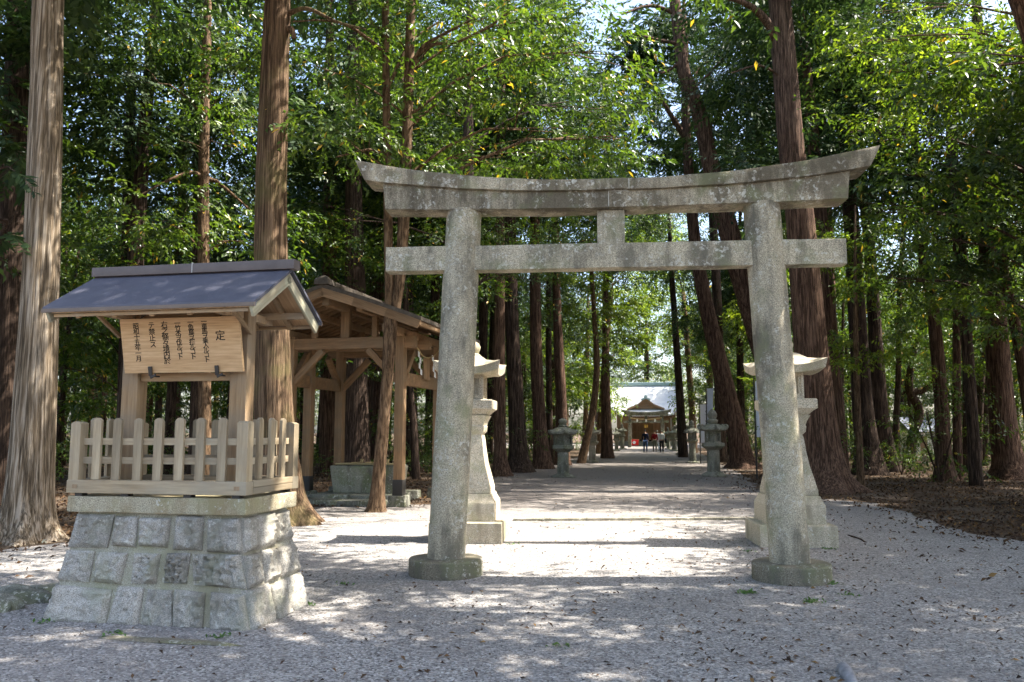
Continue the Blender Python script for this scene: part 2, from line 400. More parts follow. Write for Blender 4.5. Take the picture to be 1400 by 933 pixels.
def rough_outline(pts, step=0.35, amp=0.28):
    out = []
    for i in range(len(pts)):
        a, b = Vector((*pts[i], 0)), Vector((*pts[(i + 1) % len(pts)], 0)); L = (b - a).length; n = max(1, int(min(L / step, 60)))
        for k in range(n):
            p = a.lerp(b, k / n)
            p += amp * Vector((mnoise.noise(p * 1.1), mnoise.noise(p * 1.1 + Vector((9, 4, 2))), 0)) + 0.3 * amp * Vector((mnoise.noise(p * 5), mnoise.noise(p * 5 + Vector((9, 4, 2))), 0))
            out.append((p.x, p.y, 0.004))
    return out
gp = rough_outline(GRAVEL)
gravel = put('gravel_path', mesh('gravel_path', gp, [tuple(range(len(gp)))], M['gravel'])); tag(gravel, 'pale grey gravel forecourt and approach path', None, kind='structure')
def in_poly(x, y, poly):
    c = False; n = len(poly); j = n - 1
    for i in range(n):
        xi, yi = poly[i][:2]; xj, yj = poly[j][:2]
        if (yi > y) != (yj > y) and x < (xj - xi) * (y - yi) / (yj - yi) + xi: c = not c
        j = i
    return c

def in_poly_np(x, y, poly):
    x = np.asarray(x); y = np.asarray(y); c = np.zeros(len(x), bool); p = np.array([q[:2] for q in poly]); j = len(p) - 1
    for i in range(len(p)):
        xi, yi = p[i]; xj, yj = p[j]
        if yi != yj: c ^= ((yi > y) != (yj > y)) & (x < (xj - xi) * (y - yi) / (yj - yi) + xi)
        j = i
    return c

# ------------------------------------------------------------------ stone torii
TORII_YAW = R(-5.0)
torii = thing('stone_torii', 'weathered granite torii gate with upswept lintel in the forecourt', 'gate', (1.145, 9.295, 0), TORII_YAW)
def pillar_me():
    rings = []; n = 40; o = Vector((U(0, 9), 3, 5))
    zs = np.linspace(0.15, 4.18, 46)
    for z in zs:
        ring = []
        for j in range(n):
            a = 2 * math.pi * j / n; r = 0.212 - 0.006 * z / 4
            p = Vector((math.cos(a), math.sin(a), z)); r += 0.004 * mnoise.noise(p * 5 + o) + 0.006 * mnoise.noise(p * 1.5 + o)
            ring.append(Vector((math.cos(a) * r, math.sin(a) * r, z)))
        rings.append(ring)
    return loft(rings)
for sgn in (-1, 1):
    v, f = pillar_me()
    v = [Vector((p.x - sgn * 0.185 * (p.z / 4.17), p.y, p.z)) for p in v]
    put('pillar', mesh('pillar', v, f, M['granite'], 50), torii, (sgn * 1.9, 0, 0))
    lathe('footing', torii, [(0.40, -0.06), (0.415, 0.02), (0.415, 0.172), (0.405, 0.188), (0.2, 0.192)], M['granite_foot'], n=56, loc=(sgn * 1.9, 0, 0), jit=0.004, smooth=28)
    box('joint_line', torii, (0.16, 0.004, 0.006), (sgn * 1.9, -0.5, -0.5), M['mortar']) if False else None
def beam_me(name, x0, x1, hy, zlo, zhi, mat, nx=40, end0=0.0, end1=0.0, jit=0.006, crown=0.0, dy=0.0):
    """stone beam along x; zlo/zhi are functions of x; end0/end1 push the top of that end outwards"""
    rings = []; o = Vector((U(0, 9), U(0, 9), 5))
    for i in range(nx + 1):
        t = i / nx; ring = []
        for (yy, top) in ((-1, 0), (-0.96, 0), (-0.5, 0), (0.5, 0), (0.96, 0), (1, 0), (1, 0.06), (1, 0.5), (1, 0.94), (0.97, 1), (0, 1), (-0.97, 1), (-1, 0.94), (-1, 0.5), (-1, 0.06)):
            xb = x0 + (x1 - x0) * t
            xx = xb - end0 * top * (1 - t) ** 6 + end1 * top * t ** 6
            z = zlo(xx) + (zhi(xx) - zlo(xx)) * top
            if top == 1: z += crown * (1 - abs(yy))
            if top == 0 and abs(yy) > 0.95: z += 0.006
            p = Vector((xx, hy * yy + dy, z))
            p += jit * Vector((0, mnoise.noise(p * 4 + o), mnoise.noise(p * 3 + o * 2)))
            ring.append(p)
        rings.append(ring)
    v, f = loft(rings)
    return mesh(name, v, f, mat, 40)
kb = lambda x: 4.335 + 0.18 * (abs(x) / 2.8) ** 2.3        # seam between the two lintels
kt = lambda x: 4.462 + 0.305 * (abs(x) / 2.98) ** 2.15
sb = lambda x: 4.142 + 0.035 * (abs(x) / 2.6) ** 2
put('upper_lintel', beam_me('upper_lintel', -2.86, 0.20, 0.235, kb, kt, M['granite_top'], 34, 0.12, 0, 0.008, 0.05), torii)
put('upper_lintel', beam_me('upper_lintel', 0.206, 2.86, 0.235, kb, kt, M['granite_top'], 32, 0, 0.12, 0.008, 0.05), torii)
kb2 = lambda x: kb(x) + 0.002
put('lower_lintel', beam_me('lower_lintel', -2.62, -0.03, 0.185, sb, kb2, M['granite_top'], 30, 0.03, 0), torii)
put('lower_lintel', beam_me('lower_lintel', -0.024, 2.62, 0.185, sb, kb2, M['granite_top'], 30, 0, 0.03), torii)
put('tie_beam', beam_me('tie_beam', -2.62, 2.60, 0.115, lambda x: 3.455, lambda x: 3.745, M['granite'], 40, 0, 0, 0.004), torii)
put('strut', beam_me('strut', -0.155, 0.155, 0.10, lambda x: 3.742, lambda x: 4.135, M['granite'], 4, 0, 0, 0.003), torii)
for x in (-0.027, 0.203):
    zz = (4.16, 4.335) if x < 0 else (4.34, 4.462)
    box('mortar_joint', torii, (0.009, 0.005, zz[1] - zz[0]), (x, -0.186 if x < 0 else -0.2365, zz[0]), M['joint'], bev=0)
box('mortar_joint', torii, (0.22, 0.004, 0.007), (0.088, -0.1885, 4.328), M['joint'], bev=0)

# ------------------------------------------------------------------ stone plinth of the notice board
PX, PY, PYAW = -2.956, 7.55, -0.198
plinth = thing('stone_plinth', 'battered rough granite block plinth under the notice board fence', 'plinth', (PX, PY, 0), PYAW)
def half(z):       # outline half-sizes at height z, concave batter
    t = 1 - z / 0.905
    return 0.80 + 0.175 * (0.55 * t + 0.45 * t * t), 0.418 + 0.115 * (0.55 * t + 0.45 * t * t)
def face_pt(side, u, z):
    hx, hy = half(z)
    if side == 0: return Vector((-hx + 2 * hx * u, -hy, z))
    if side == 1: return Vector((hx, -hy + 2 * hy * u, z))
    if side == 2: return Vector((hx - 2 * hx * u, hy, z))
    return Vector((-hx, hy - 2 * hy * u, z))
FN = [Vector((0, -1, 0.18)).normalized(), Vector((1, 0, 0.2)).normalized(), Vector((0, 1, 0.18)).normalized(), Vector((-1, 0, 0.2)).normalized()]
rings = []
for z in (-0.05, 0.0, 0.15, 0.3, 0.45, 0.6, 0.75, 0.905):
    hx, hy = half(max(z, 0)); hx -= 0.016; hy -= 0.016
    rings.append([Vector((-hx, -hy, z)), Vector((hx, -hy, z)), Vector((hx, hy, z)), Vector((-hx, hy, z))])
v, f = loft(rings); put('mortar_core', mesh('mortar_core', v, f, M['mortar']), plinth)
def stone(side, u0, u1, z0, z1, proud, amp):
    nu, nz = 18, 15; o = Vector((U(0, 99), U(0, 99), U(0, 99))); n = FN[side]; v = []; f = []
    jit = [U(-0.012, 0.012) for _ in range(8)]
    for k in range(nz + 1):
        for i in range(nu + 1):
            a, b = i / nu, k / nz
            uu = u0 + (u1 - u0) * a + (jit[0] * (1 - b) + jit[1] * b) * (1 - a) + (jit[2] * (1 - b) + jit[3] * b) * a
            zz = z0 + (z1 - z0) * b + (jit[4] * (1 - a) + jit[5] * a) * (1 - b) + (jit[6] * (1 - a) + jit[7] * a) * b
            p = face_pt(side, uu, max(zz, 0)); p.z = zz
            e = min(a, 1 - a) * (u1 - u0) * (1.9 if side % 2 == 0 else 1.0); e = min(e, min(b, 1 - b) * (z1 - z0))
            edge = min(1, e / 0.035) ** 0.6
            q = Vector((p.x + p.y, p.z, side * 3.0))
            h = 0.6 * mnoise.noise(q * 6 + o) + 0.6 * abs(mnoise.noise(q * 13 + o)) + 0.45 * mnoise.noise(q * 28 + o) + 0.3 * mnoise.noise(q * 60 + o)
            v.append(p + n * (edge * (proud + amp * h) + 0.004 * mnoise.noise(q * 40)))
    W = nu + 1
    for k in range(nz):
        for i in range(nu): f.append((k * W + i, k * W + i + 1, (k + 1) * W + i + 1, (k + 1) * W + i))
    rim = [i for i in range(W)] + [(k * W + nu) for k in range(1, nz + 1)] + [nz * W + i for i in range(nu - 1, -1, -1)] + [k * W for k in range(nz - 1, 0, -1)]
    b0 = len(v)
    for r in rim: v.append(v[r] - n * 0.06)
    for k in range(len(rim)):
        j = (k + 1) % len(rim); f.append((rim[j], rim[k], b0 + k, b0 + j))
    f.append(tuple(b0 + k for k in range(len(rim))))
    put('stone', mesh('stone', v, f, M['ashlar'], 35), plinth)
ROWS = [(0.60, 0.885), (0.308, 0.588), (-0.03, 0.298)]
FR = [[(.005, .24), (.255, .39), (.405, .585), (.612, .775), (.80, .995)], [(.01, .175), (.19, .36), (.38, .545), (.56, .705), (.725, .998)], [(-.005, .31), (.318, .478), (.486, .63), (.638, .785), (.795, .995)]]
SR = [[(.02, .62), (.65, .99)], [(.01, .28), (.31, .60), (.62, .99)], [(.01, .37), (.39, .66), (.68, 1.01)]]
for k, (z0, z1) in enumerate(ROWS):
    for side in range(4):
        for (u0, u1) in (FR[k] if side == 0 else SR[k] if side == 1 else [(1 - b, 1 - a) for a, b in FR[(k + 1) % 3]] if side == 2 else [(1 - b, 1 - a) for a, b in SR[k]]):
            bold = 2.2 if (side == 0 and k == 1 and 0.3 < u0 < 0.9) else 1.0
            stone(side, u0 + U(0, .012), u1 - U(0, .012), z0 + U(0, .02), z1 - U(0, .02), U(0.012, 0.035) + 0.01 * (k == 2), 0.042 * bold)
box('capstone', plinth, (1.70, 0.93, 0.138), (0, 0, 0.905), M['capstone'], bev=0.012, cuts=6, rough=0.008)

# ------------------------------------------------------------------ picket fence on the plinth
fence = thing('picket_fence', 'weathered wooden picket enclosure standing on the stone plinth', 'fence', (PX, PY, 1.043), PYAW)
FX, FY = 0.80, 0.425          # post centre lines
def peaked(name, w, d, h, peak, mat, ridge_along='Y', bev=0.004):
    """board with a shallow pointed top"""
    bm = bmesh.new()
    pr = [(-w / 2, 0), (w / 2, 0), (w / 2, h - peak), (w * 0.22, h - peak * 0.18), (0, h), (-w * 0.22, h - peak * 0.18), (-w / 2, h - peak)]
    a = [bm.verts.new((x, -d / 2, z)) for x, z in pr]; b = [bm.verts.new((x, d / 2, z)) for x, z in pr]
    bm.faces.new(a); bm.faces.new(b[::-1])
    for i in range(len(pr)):
        j = (i + 1) % len(pr); bm.faces.new((a[j], a[i], b[i], b[j]))
    if bev: bmesh.ops.bevel(bm, geom=[e for e in bm.edges if e.calc_face_angle(0) > 0.6], offset=bev, segments=1, affect='EDGES')
    return bm_mesh(name, bm, mat, 30)
pk = peaked('picket', 0.078, 0.028, 0.535, 0.020, M['fenceZ'])
ps = peaked('post', 0.098, 0.098, 0.595, 0.016, M['fenceZ'], bev=0.006)
for sx in (-1, 1):
    for sy in (-1, 1):
        put('post', ps, fence, (sx * FX, sy * FY, 0.052), (0, 0, 0 if sx * sy > 0 else math.pi / 2))
for sy in (-1, 1):
    z = 0.028
    si = box('sill', fence, (2 * FX + 0.11, 0.118, 0.112), (0, sy * FY, z), M['fenceX'], bev=0.006)
    for sx in (-1, 1): under(box('tenon_end', fence, (0.048, 0.004, 0.034), (sx * (FX - 0.03), sy * (FY + 0.0605), z + 0.04), M['post' + 'Z'], bev=0), si)
    for zz in (0.278, 0.442): box('rail', fence, (2 * FX - 0.098, 0.03, 0.058), (0, sy * (FY - 0.012), zz), M['fenceX'], bev=0.003)
    for i in range(7):
        put('picket', pk, fence, (-FX + 2 * FX * (i + 1) / 8 + U(-.004, .004), sy * (FY + 0.018), 0.142 + U(-.003, .003)), (0, U(-.008, .008), 0))
for sx in (-1, 1):
    for q, zz in enumerate((0.031, 0.088)): box('sill', fence, (0.112, 2 * FY - 0.124, 0.054), (sx * FX, 0, zz), M['fenceY'], bev=0.004)
    for zz in (0.278, 0.442): box('rail', fence, (0.03, 2 * FY - 0.098, 0.058), (sx * (FX - 0.012), 0, zz), M['fenceY'], bev=0.003)
    for i in range(3):
        put('picket', pk, fence, (sx * (FX + 0.018), -FY + 2 * FY * (i + 1) / 4, 0.145), (0, 0, math.pi / 2))
for sx in (-0.75, -0.3, 0.3, 0.75):
    for sy in (-1, 1): box('shim', fence, (0.07, 0.07, 0.028), (sx, sy * FY, 0), M['iron'], bev=0)

# ------------------------------------------------------------------ roofed shelter of the notice board
sh = thing('notice_shelter', 'two-post wooden notice shelter with blue-grey gabled sheet roof', 'shelter', (PX, PY, 1.043), PYAW)
Z0 = -1.043
PXS = (-0.60, 0.50)
for x in PXS:
    box('post', sh, (0.165, 0.15, 2.72 - 1.043), (x, 0.02, 0), M['postZ'], bev=0.01)
bar('crossbeam', sh, (-0.52, 0.02, 2.14 + Z0), (0.42, 0.02, 2.14 + Z0), 0.06, 0.075, M['postX'])
bar('crossbeam', sh, (-0.52, 0.02, 2.72 + Z0), (0.42, 0.02, 2.72 + Z0), 0.07, 0.10, M['postX'])
ZE, ZR, RX, RY, OX = 2.683 + Z0, 3.075 + Z0, 1.012, 0.652, -0.03
OY = -0.02
bar('ridge_beam', sh, (OX - 0.9, OY, ZR - 0.06), (OX + 0.9, OY, ZR - 0.06), 0.09, 0.12, M['postX'])
for x in PXS:
    bar('bracket_arm', sh, (x, -0.50, 2.70 + Z0), (x, 0.50, 2.70 + Z0), 0.07, 0.075, M['postY'])
    box('king_post', sh, (0.09, 0.09, 0.20), (x, OY, 2.70 + Z0), M['postZ'])
sl = math.atan2(ZR - ZE, RY)
for sgn in (-1, 1):
    th = 0.024
    # roof sheet: a thin slab with real thickness following the slope
    a = Vector((0, OY, ZR)); b = Vector((0, OY + sgn * RY, ZE)); nrm = Vector((0, sgn * math.sin(sl), math.cos(sl)))
    v = []
    for x in (OX - RX, OX + RX):
        v += [Vector((x, a.y, a.z)), Vector((x, b.y, b.z)), Vector((x, b.y, b.z)) - Vector((0, 0, 0.045)), Vector((x, b.y - sgn * 0.02, b.z - 0.045)), Vector((x, b.y - sgn * 0.02, b.z - 0.018)), Vector((x, a.y, a.z - th))]
    f = [tuple(range(6)), tuple(range(11, 5, -1))] + [(i, (i + 1) % 6, 6 + (i + 1) % 6, 6 + i) for i in range(6)]
    bmr = bmesh.new(); vs = [bmr.verts.new(p) for p in v]; [bmr.faces.new([vs[i] for i in q]) for q in f]
    rs = put('roof_sheet', bm_mesh('roof_sheet', bmr, M['roof']), sh)
    under(box('eave_flashing', sh, (2 * RX + 0.006, 0.016, 0.034), (OX, OY + sgn * (RY + 0.006), ZE - 0.05), M['flash'], bev=0.003), rs)
    # soffit boards under the sheet
    nb = 8
    for i in range(nb):
        x0 = OX - 0.955 + 1.91 * i / nb
        o = bar('soffit_board', rs, (x0 + 0.119, OY + sgn * 0.03, ZR - 0.055), (x0 + 0.119, OY + sgn * (RY - 0.035), ZE - 0.038), 0.232, 0.014, M['ply'], 0.002)
    for x in (OX - 0.97, OX + 0.97):
        bar('bargeboard', sh, (x, OY + sgn * 0.0, ZR - 0.035), (x, OY + sgn * (RY - 0.0), ZE - 0.045), 0.03, 0.10, M['barge'])
    for i in range(5):
        x = OX - 0.72 + 0.36 * i
        bar('rafter', sh, (x, OY + sgn * 0.05, ZR - 0.075), (x, OY + sgn * (RY - 0.06), ZE - 0.055), 0.045, 0.05, M['postY'])
    bar('purlin', sh, (OX - 0.95, OY + sgn * 0.40, ZE + 0.045), (OX + 0.95, OY + sgn * 0.40, ZE + 0.045), 0.055, 0.06, M['postX'])
    bar('gutter_board', sh, (OX - 0.93, OY + sgn * (RY - 0.05), ZE - 0.055), (OX + 0.93, OY + sgn * (RY - 0.05), ZE - 0.055), 0.02, 0.03, M['postX'])
rc = box('ridge_cap', sh, (2 * RX + 0.05, 0.13, 0.088), (OX + 0.02, OY, ZR - 0.012), M['ridge'], bev=0.006)
under(box('seam', sh, (0.006, 0.134, 0.094), (OX + 0.04, OY, ZR - 0.012), M['copper'], bev=0), rc)
for x in (-0.72, 0.62):
    bar('strut', sh, (x, -0.06, 2.50 + Z0), (x, -0.40, 2.68 + Z0), 0.03, 0.035, M['postY'])

# ------------------------------------------------------------------ notice board with brushed lettering
BT = math.atan2(0.11, 0.485)
nb_ = thing('notice_board', 'pale wooden notice board with columns of black brush writing', 'notice board', (PX, PY, 0), PYAW)
bd = bpy.data.objects.new('plank_panel', box_me('plank_panel', 1.185, 0.032, 0.498, M['board'], 0.003)); link(bd, nb_, (0.012, -0.142, 2.135), (BT, 0, 0))
def text_me(name, body, size, mat, lead=0.9, wid=1.0):
    c = bpy.data.curves.new(name, 'FONT'); c.body = body; c.size = size; c.space_line = lead; c.align_x = 'CENTER'; c.align_y = 'TOP'; c.extrude = 0.0006; c.offset = 0.0009; c.resolution_u = 3
    o = bpy.data.objects.new(name, c); COL.objects.link(o)
    me = bpy.data.meshes.new_from_object(o.evaluated_get(bpy.context.evaluated_depsgraph_get()))
    bpy.data.objects.remove(o); me.materials.clear(); me.materials.append(mat); return me
# x across the board as a share of its width, top share, text, size
COLS = [(0.838, 0.28, '定', 0.105, 0.105), (0.712, 0.055, '一車馬ヲ乗入ルコト', 0.064, 0.0465), (0.60, 0.06, '一魚鳥ヲ捕ルコト', 0.066, 0.048), (0.49, 0.07, '一竹木ヲ伐ルコト', 0.066, 0.047), (0.378, 0.085, '右之條々境内於', 0.076, 0.059), (0.268, 0.09, 'テ禁止ス', 0.070, 0.064), (0.135, 0.10, '昭和十五年一月', 0.066, 0.054)]
for fx, ft, s, size, lead in COLS:
    me = text_me('lettering', '\n'.join(s), size, M['ink'], lead / size)
    n = len(s)
    put('lettering', me, bd, (-0.5925 + 1.185 * fx, -0.0172, 0.498 * (1 - ft) + 0.012), (math.pi / 2, 0, 0), (0.95, 0.92, 1))
for x in (-0.305, 0.36):
    o = box('hook', nb_, (0.036, 0.012, 0.085), (x, -0.168, 2.105), M['iron'], (BT, 0, 0), bev=0.002)
    under(bar('hook_tip', nb_, (x - 0.002, -0.175, 2.095), (x + 0.06, -0.185, 2.125), 0.012, 0.022, M['iron']), o)
    under(bar('hook_arm', nb_, (x, -0.168, 2.112), (x, -0.05, 2.112), 0.03, 0.014, M['iron']), o)
for x in (-0.40, 0.40): bar('hanging_wire', nb_, (x, -0.245, 2.62), (x, -0.10, 2.70), 0.006, 0.006, M['iron'], 0)
# ------------------------------------------------------------------ water pavilion behind the slender tree
PV = Vector((-2.43, 17.87, 0)); PVY = R(-13.0); PW, PD = 2.62, 2.62
pav = thing('water_pavilion', 'open timber hand-washing pavilion with gabled roof behind the slender twin-stemmed tree', 'pavilion', PV, PVY)
PZ = 3.68
def ppost(x, y, top, w=0.205):
    box('footing', pav, (0.40, 0.40, 0.24), (x, y, 0), M['granite_old'], taper=0.9, bev=0.015)
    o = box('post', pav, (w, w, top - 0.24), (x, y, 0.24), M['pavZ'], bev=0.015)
    under(box('post_shoe', pav, (w + 0.02, w + 0.02, 0.34), (x, y, 0.236), M['iron'], bev=0.004), o)
for x, y, t in ((0, 0, PZ + 0.05), (-PW, 0, PZ + 0.05), (0, PD, PZ), (-PW, PD, PZ), (-PW, 0.9, PZ)): ppost(x, y, t)
for y in (0, 0.95, PD):
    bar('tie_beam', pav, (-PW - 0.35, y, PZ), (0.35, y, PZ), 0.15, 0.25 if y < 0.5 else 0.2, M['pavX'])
for x in (-PW, 0):
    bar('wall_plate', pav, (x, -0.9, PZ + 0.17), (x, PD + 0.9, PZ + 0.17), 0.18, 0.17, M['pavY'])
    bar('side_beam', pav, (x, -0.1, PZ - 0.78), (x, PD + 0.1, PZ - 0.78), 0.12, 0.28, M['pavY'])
for y in (0, PD):
    for x, s in ((0, -1), (-PW, 1)):
        bar('brace', pav, (x, y, PZ - 0.95), (x + s * 0.72, y, PZ - 0.22), 0.12, 0.14, M['pavX'])
        bar('brace', pav, (x, y, PZ - 0.95), (x, y + (0.72 if y == 0 else -0.72), PZ - 0.22), 0.12, 0.14, M['pavY'])
cx = -PW / 2; AP = 4.62
for y in (0, PD):
    box('king_post', pav, (0.2, 0.16, AP - PZ - 0.30), (cx, y, PZ), M['pavZ'])
for y in (-0.9, PD + 0.9):
    pass
bar('ridge_beam', pav, (cx, -1.05, AP - 0.16), (cx, PD + 0.7, AP - 0.16), 0.16, 0.2, M['pavY'])
HW = 2.18
def rz_(x):      # roof under-surface: slightly sagging outwards
    t = abs(x - cx) / 2.85
    return AP - 0.05 - 1.02 * (0.86 * t + 0.14 * t * t)
for sgn in (-1, 1):
    rings = []
    for i in range(13):
        x = cx + sgn * HW * i / 12; z = rz_(x)
        rings.append([Vector((x, -1.25, z + 0.035)), Vector((x, PD + 0.75, z + 0.035)), Vector((x, PD + 0.75, z + 0.12)), Vector((x, -1.25, z + 0.12))])
    v, f = loft(rings); rs = put('roof_slope', mesh('roof_slope', v, f, M['shingle'], 30), pav)
    # sheathing planks seen from below
    for i in range(11):
        xa = cx + sgn * (HW - 0.06) * i / 11; xb = cx + sgn * (HW - 0.06) * (i + 0.96) / 11
        bar('sheathing_plank', rs, ((xa + xb) / 2, -1.18, (rz_(xa) + rz_(xb)) / 2 + 0.032), ((xa + xb) / 2, PD + 0.7, (rz_(xa) + rz_(xb)) / 2 + 0.032), abs(xb - xa) * 1.05, 0.014, M['pavY'], 0.002, up=(sgn * 0.36, 0, 1))
    for i in range(15):
        y = -0.95 + i * (PD + 1.5) / 14
        bar('rafter', pav, (cx + sgn * 0.05, y, rz_(cx) + 0.012), (cx + sgn * (HW - 0.1), y, rz_(cx + HW - 0.1) + 0.012), 0.07, 0.09, M['pavX'])
    for y in (-1.21, PD + 0.72):
        # curved bargeboard in three lengths
        for i in range(3):
            xa = cx + sgn * HW * i / 3; xb = cx + sgn * HW * (i + 1) / 3
            bar('bargeboard', pav, (xa, y, rz_(xa) + 0.04), (xb, y, rz_(xb) + 0.04), 0.06, 0.18, M['pavX'])
    bar('purlin', pav, (cx + sgn * 0.72, -0.95, rz_(cx + 0.72) - 0.07), (cx + sgn * 0.72, PD + 0.95, rz_(cx + 0.72) - 0.07), 0.13, 0.14, M['pavY'])
    bar('eave_board', pav, (cx + sgn * (HW - 0.04), -1.2, rz_(cx + HW) + 0.03), (cx + sgn * (HW - 0.04), PD + 0.7, rz_(cx + HW) + 0.03), 0.04, 0.09, M['pavY'])
    for y in (0, PD):
        bar('strut', pav, (cx + sgn * 0.72, y, PZ), (cx + sgn * 0.72, y, rz_(cx + 0.72) - 0.18), 0.12, 0.12, M['pavZ'], up=(0, 1, 0))
lathe('ridge_cap', pav, [(0.16, 0), (0.14, 0.12), (0.05, 0.2)], M['shingle'], n=4, loc=(cx, -1.15, AP + 0.05))
box('ridge_tile', pav, (0.24, PD + 2.0, 0.12), (cx, PD / 2 - 0.25, AP + 0.055), M['shingle'], bev=0.02)
# rope with paper streamers and a hanging votive board on the side beam
rope = thing('straw_rope', 'thin straw rope slung under the pavilion eave with two white paper zigzags', 'rope', PV, PVY)
pts = [Vector((0.12 + 0.02 * math.sin(i), 0.35 + 2.0 * i / 10, PZ - 0.05 - 0.30 * math.sin(math.pi * i / 10))) for i in range(11)]
v, f = tube_geo(pts, [0.016] * 11, 6); cord_ = put('cord', mesh('cord', v, f, M['rope'], 60), rope)
def zigzag(parent, x, y, z):
    v = []; f = []; w = 0.12
    for i in range(4):
        yy = y + (0.06 if i % 2 else -0.02) + i * 0.03; zz = z - i * 0.13; b = len(v)
        v += [(x, yy, zz), (x, yy + w, zz - 0.03), (x, yy + w, zz - 0.15), (x, yy, zz - 0.13), (x - 0.004, yy, zz), (x - 0.004, yy + w, zz - 0.03), (x - 0.004, yy + w, zz - 0.15), (x - 0.004, yy, zz - 0.13)]
        f += [(b, b + 1, b + 2, b + 3), (b + 7, b + 6, b + 5, b + 4), (b, b + 3, b + 7, b + 4), (b + 1, b + 5, b + 6, b + 2), (b, b + 4, b + 5, b + 1), (b + 3, b + 2, b + 6, b + 7)]
    put('paper_streamer', mesh('paper_streamer', v, f, M['paper']), parent)
zigzag(cord_, 0.135, 0.75, PZ - 0.25); zigzag(cord_, 0.135, 1.75, PZ - 0.25)
vb = box('votive_board', None, (0.03, 0.42, 0.48), (0, 0, 0), M['pavZ'], bev=0.004)
vb.location = PV + Matrix.Rotation(PVY, 3, 'Z') @ Vector((0.10, 1.42, PZ - 0.86)); vb.rotation_euler = (0, 0, PVY)
tag(vb, 'small plain wooden board hanging from the pavilion side beam', 'board')

# stone floor and steps of the pavilion, basin
fl = thing('stone_platform', 'low mossy stone step under the water basin', 'platform', PV, PVY)
for i, (x0, x1, y0, y1, h) in enumerate(((-2.4, -1.35, -0.25, 0.35, 0.12), (-1.33, -0.35, -0.25, 0.35, 0.12), (-2.3, -1.3, 0.37, 2.3, 0.2), (-1.28, -0.3, 0.37, 2.3, 0.2))):
    box('slab', fl, (x1 - x0, y1 - y0, h), ((x0 + x1) / 2, (y0 + y1) / 2, 0), M['granite_old'], bev=0.02, cuts=3, rough=0.012)
basin = thing('stone_basin', 'large mossy stone water trough beneath the timber pavilion roof', 'basin', (-3.33, 19.35, 0.2), PVY)
bm = bmesh.new(); bmesh.ops.create_cube(bm, size=1)
for q in bm.verts:
    k = 0.90 if q.co.z < 0 else 1.0
    q.co = Vector((q.co.x * 1.62 * k, q.co.y * 0.85 * k, (q.co.z + 0.5) * 0.62))
top = max(bm.faces, key=lambda a: a.calc_center_median().z)
r = bmesh.ops.inset_individual(bm, faces=[top], thickness=0.11, depth=0.0)
r2 = bmesh.ops.inset_individual(bm, faces=[top], thickness=0.04, depth=-0.34)
bmesh.ops.bevel(bm, geom=[e for e in bm.edges if e.calc_face_angle(0) > 0.5], offset=0.018, segments=2, affect='EDGES')
put('trough', bm_mesh('trough', bm, M['moss_stone'], 40), basin)
box('water_surface', basin, (1.36, 0.6, 0.02), (0, 0, 0.5), M['water'], bev=0)
rack = thing('ladle_rack', 'bamboo rack with ladles lying across the stone water trough', 'rack', (-3.33, 19.35, 0.82), PVY)
for y in (-0.12, 0.12):
    v, f = tube_geo([(-0.8, y, 0.03), (0.8, y, 0.03)], [0.022, 0.022], 8); put('bamboo_pole', mesh('bamboo_pole', v, f, M['rope'], 60), rack)
for x in (-0.3, 0.05, 0.35):
    v, f = tube_geo([(x, -0.35, 0.075), (x, 0.2, 0.065)], [0.010, 0.010], 6); ld = put('ladle_handle', mesh('ladle_handle', v, f, M['rope'], 60), rack)
    lathe('ladle_cup', ld, [(0.035, 0.0), (0.045, 0.08), (0.038, 0.08), (0.03, 0.01)], M['rope'], 12, loc=(x, 0.24, 0.055))

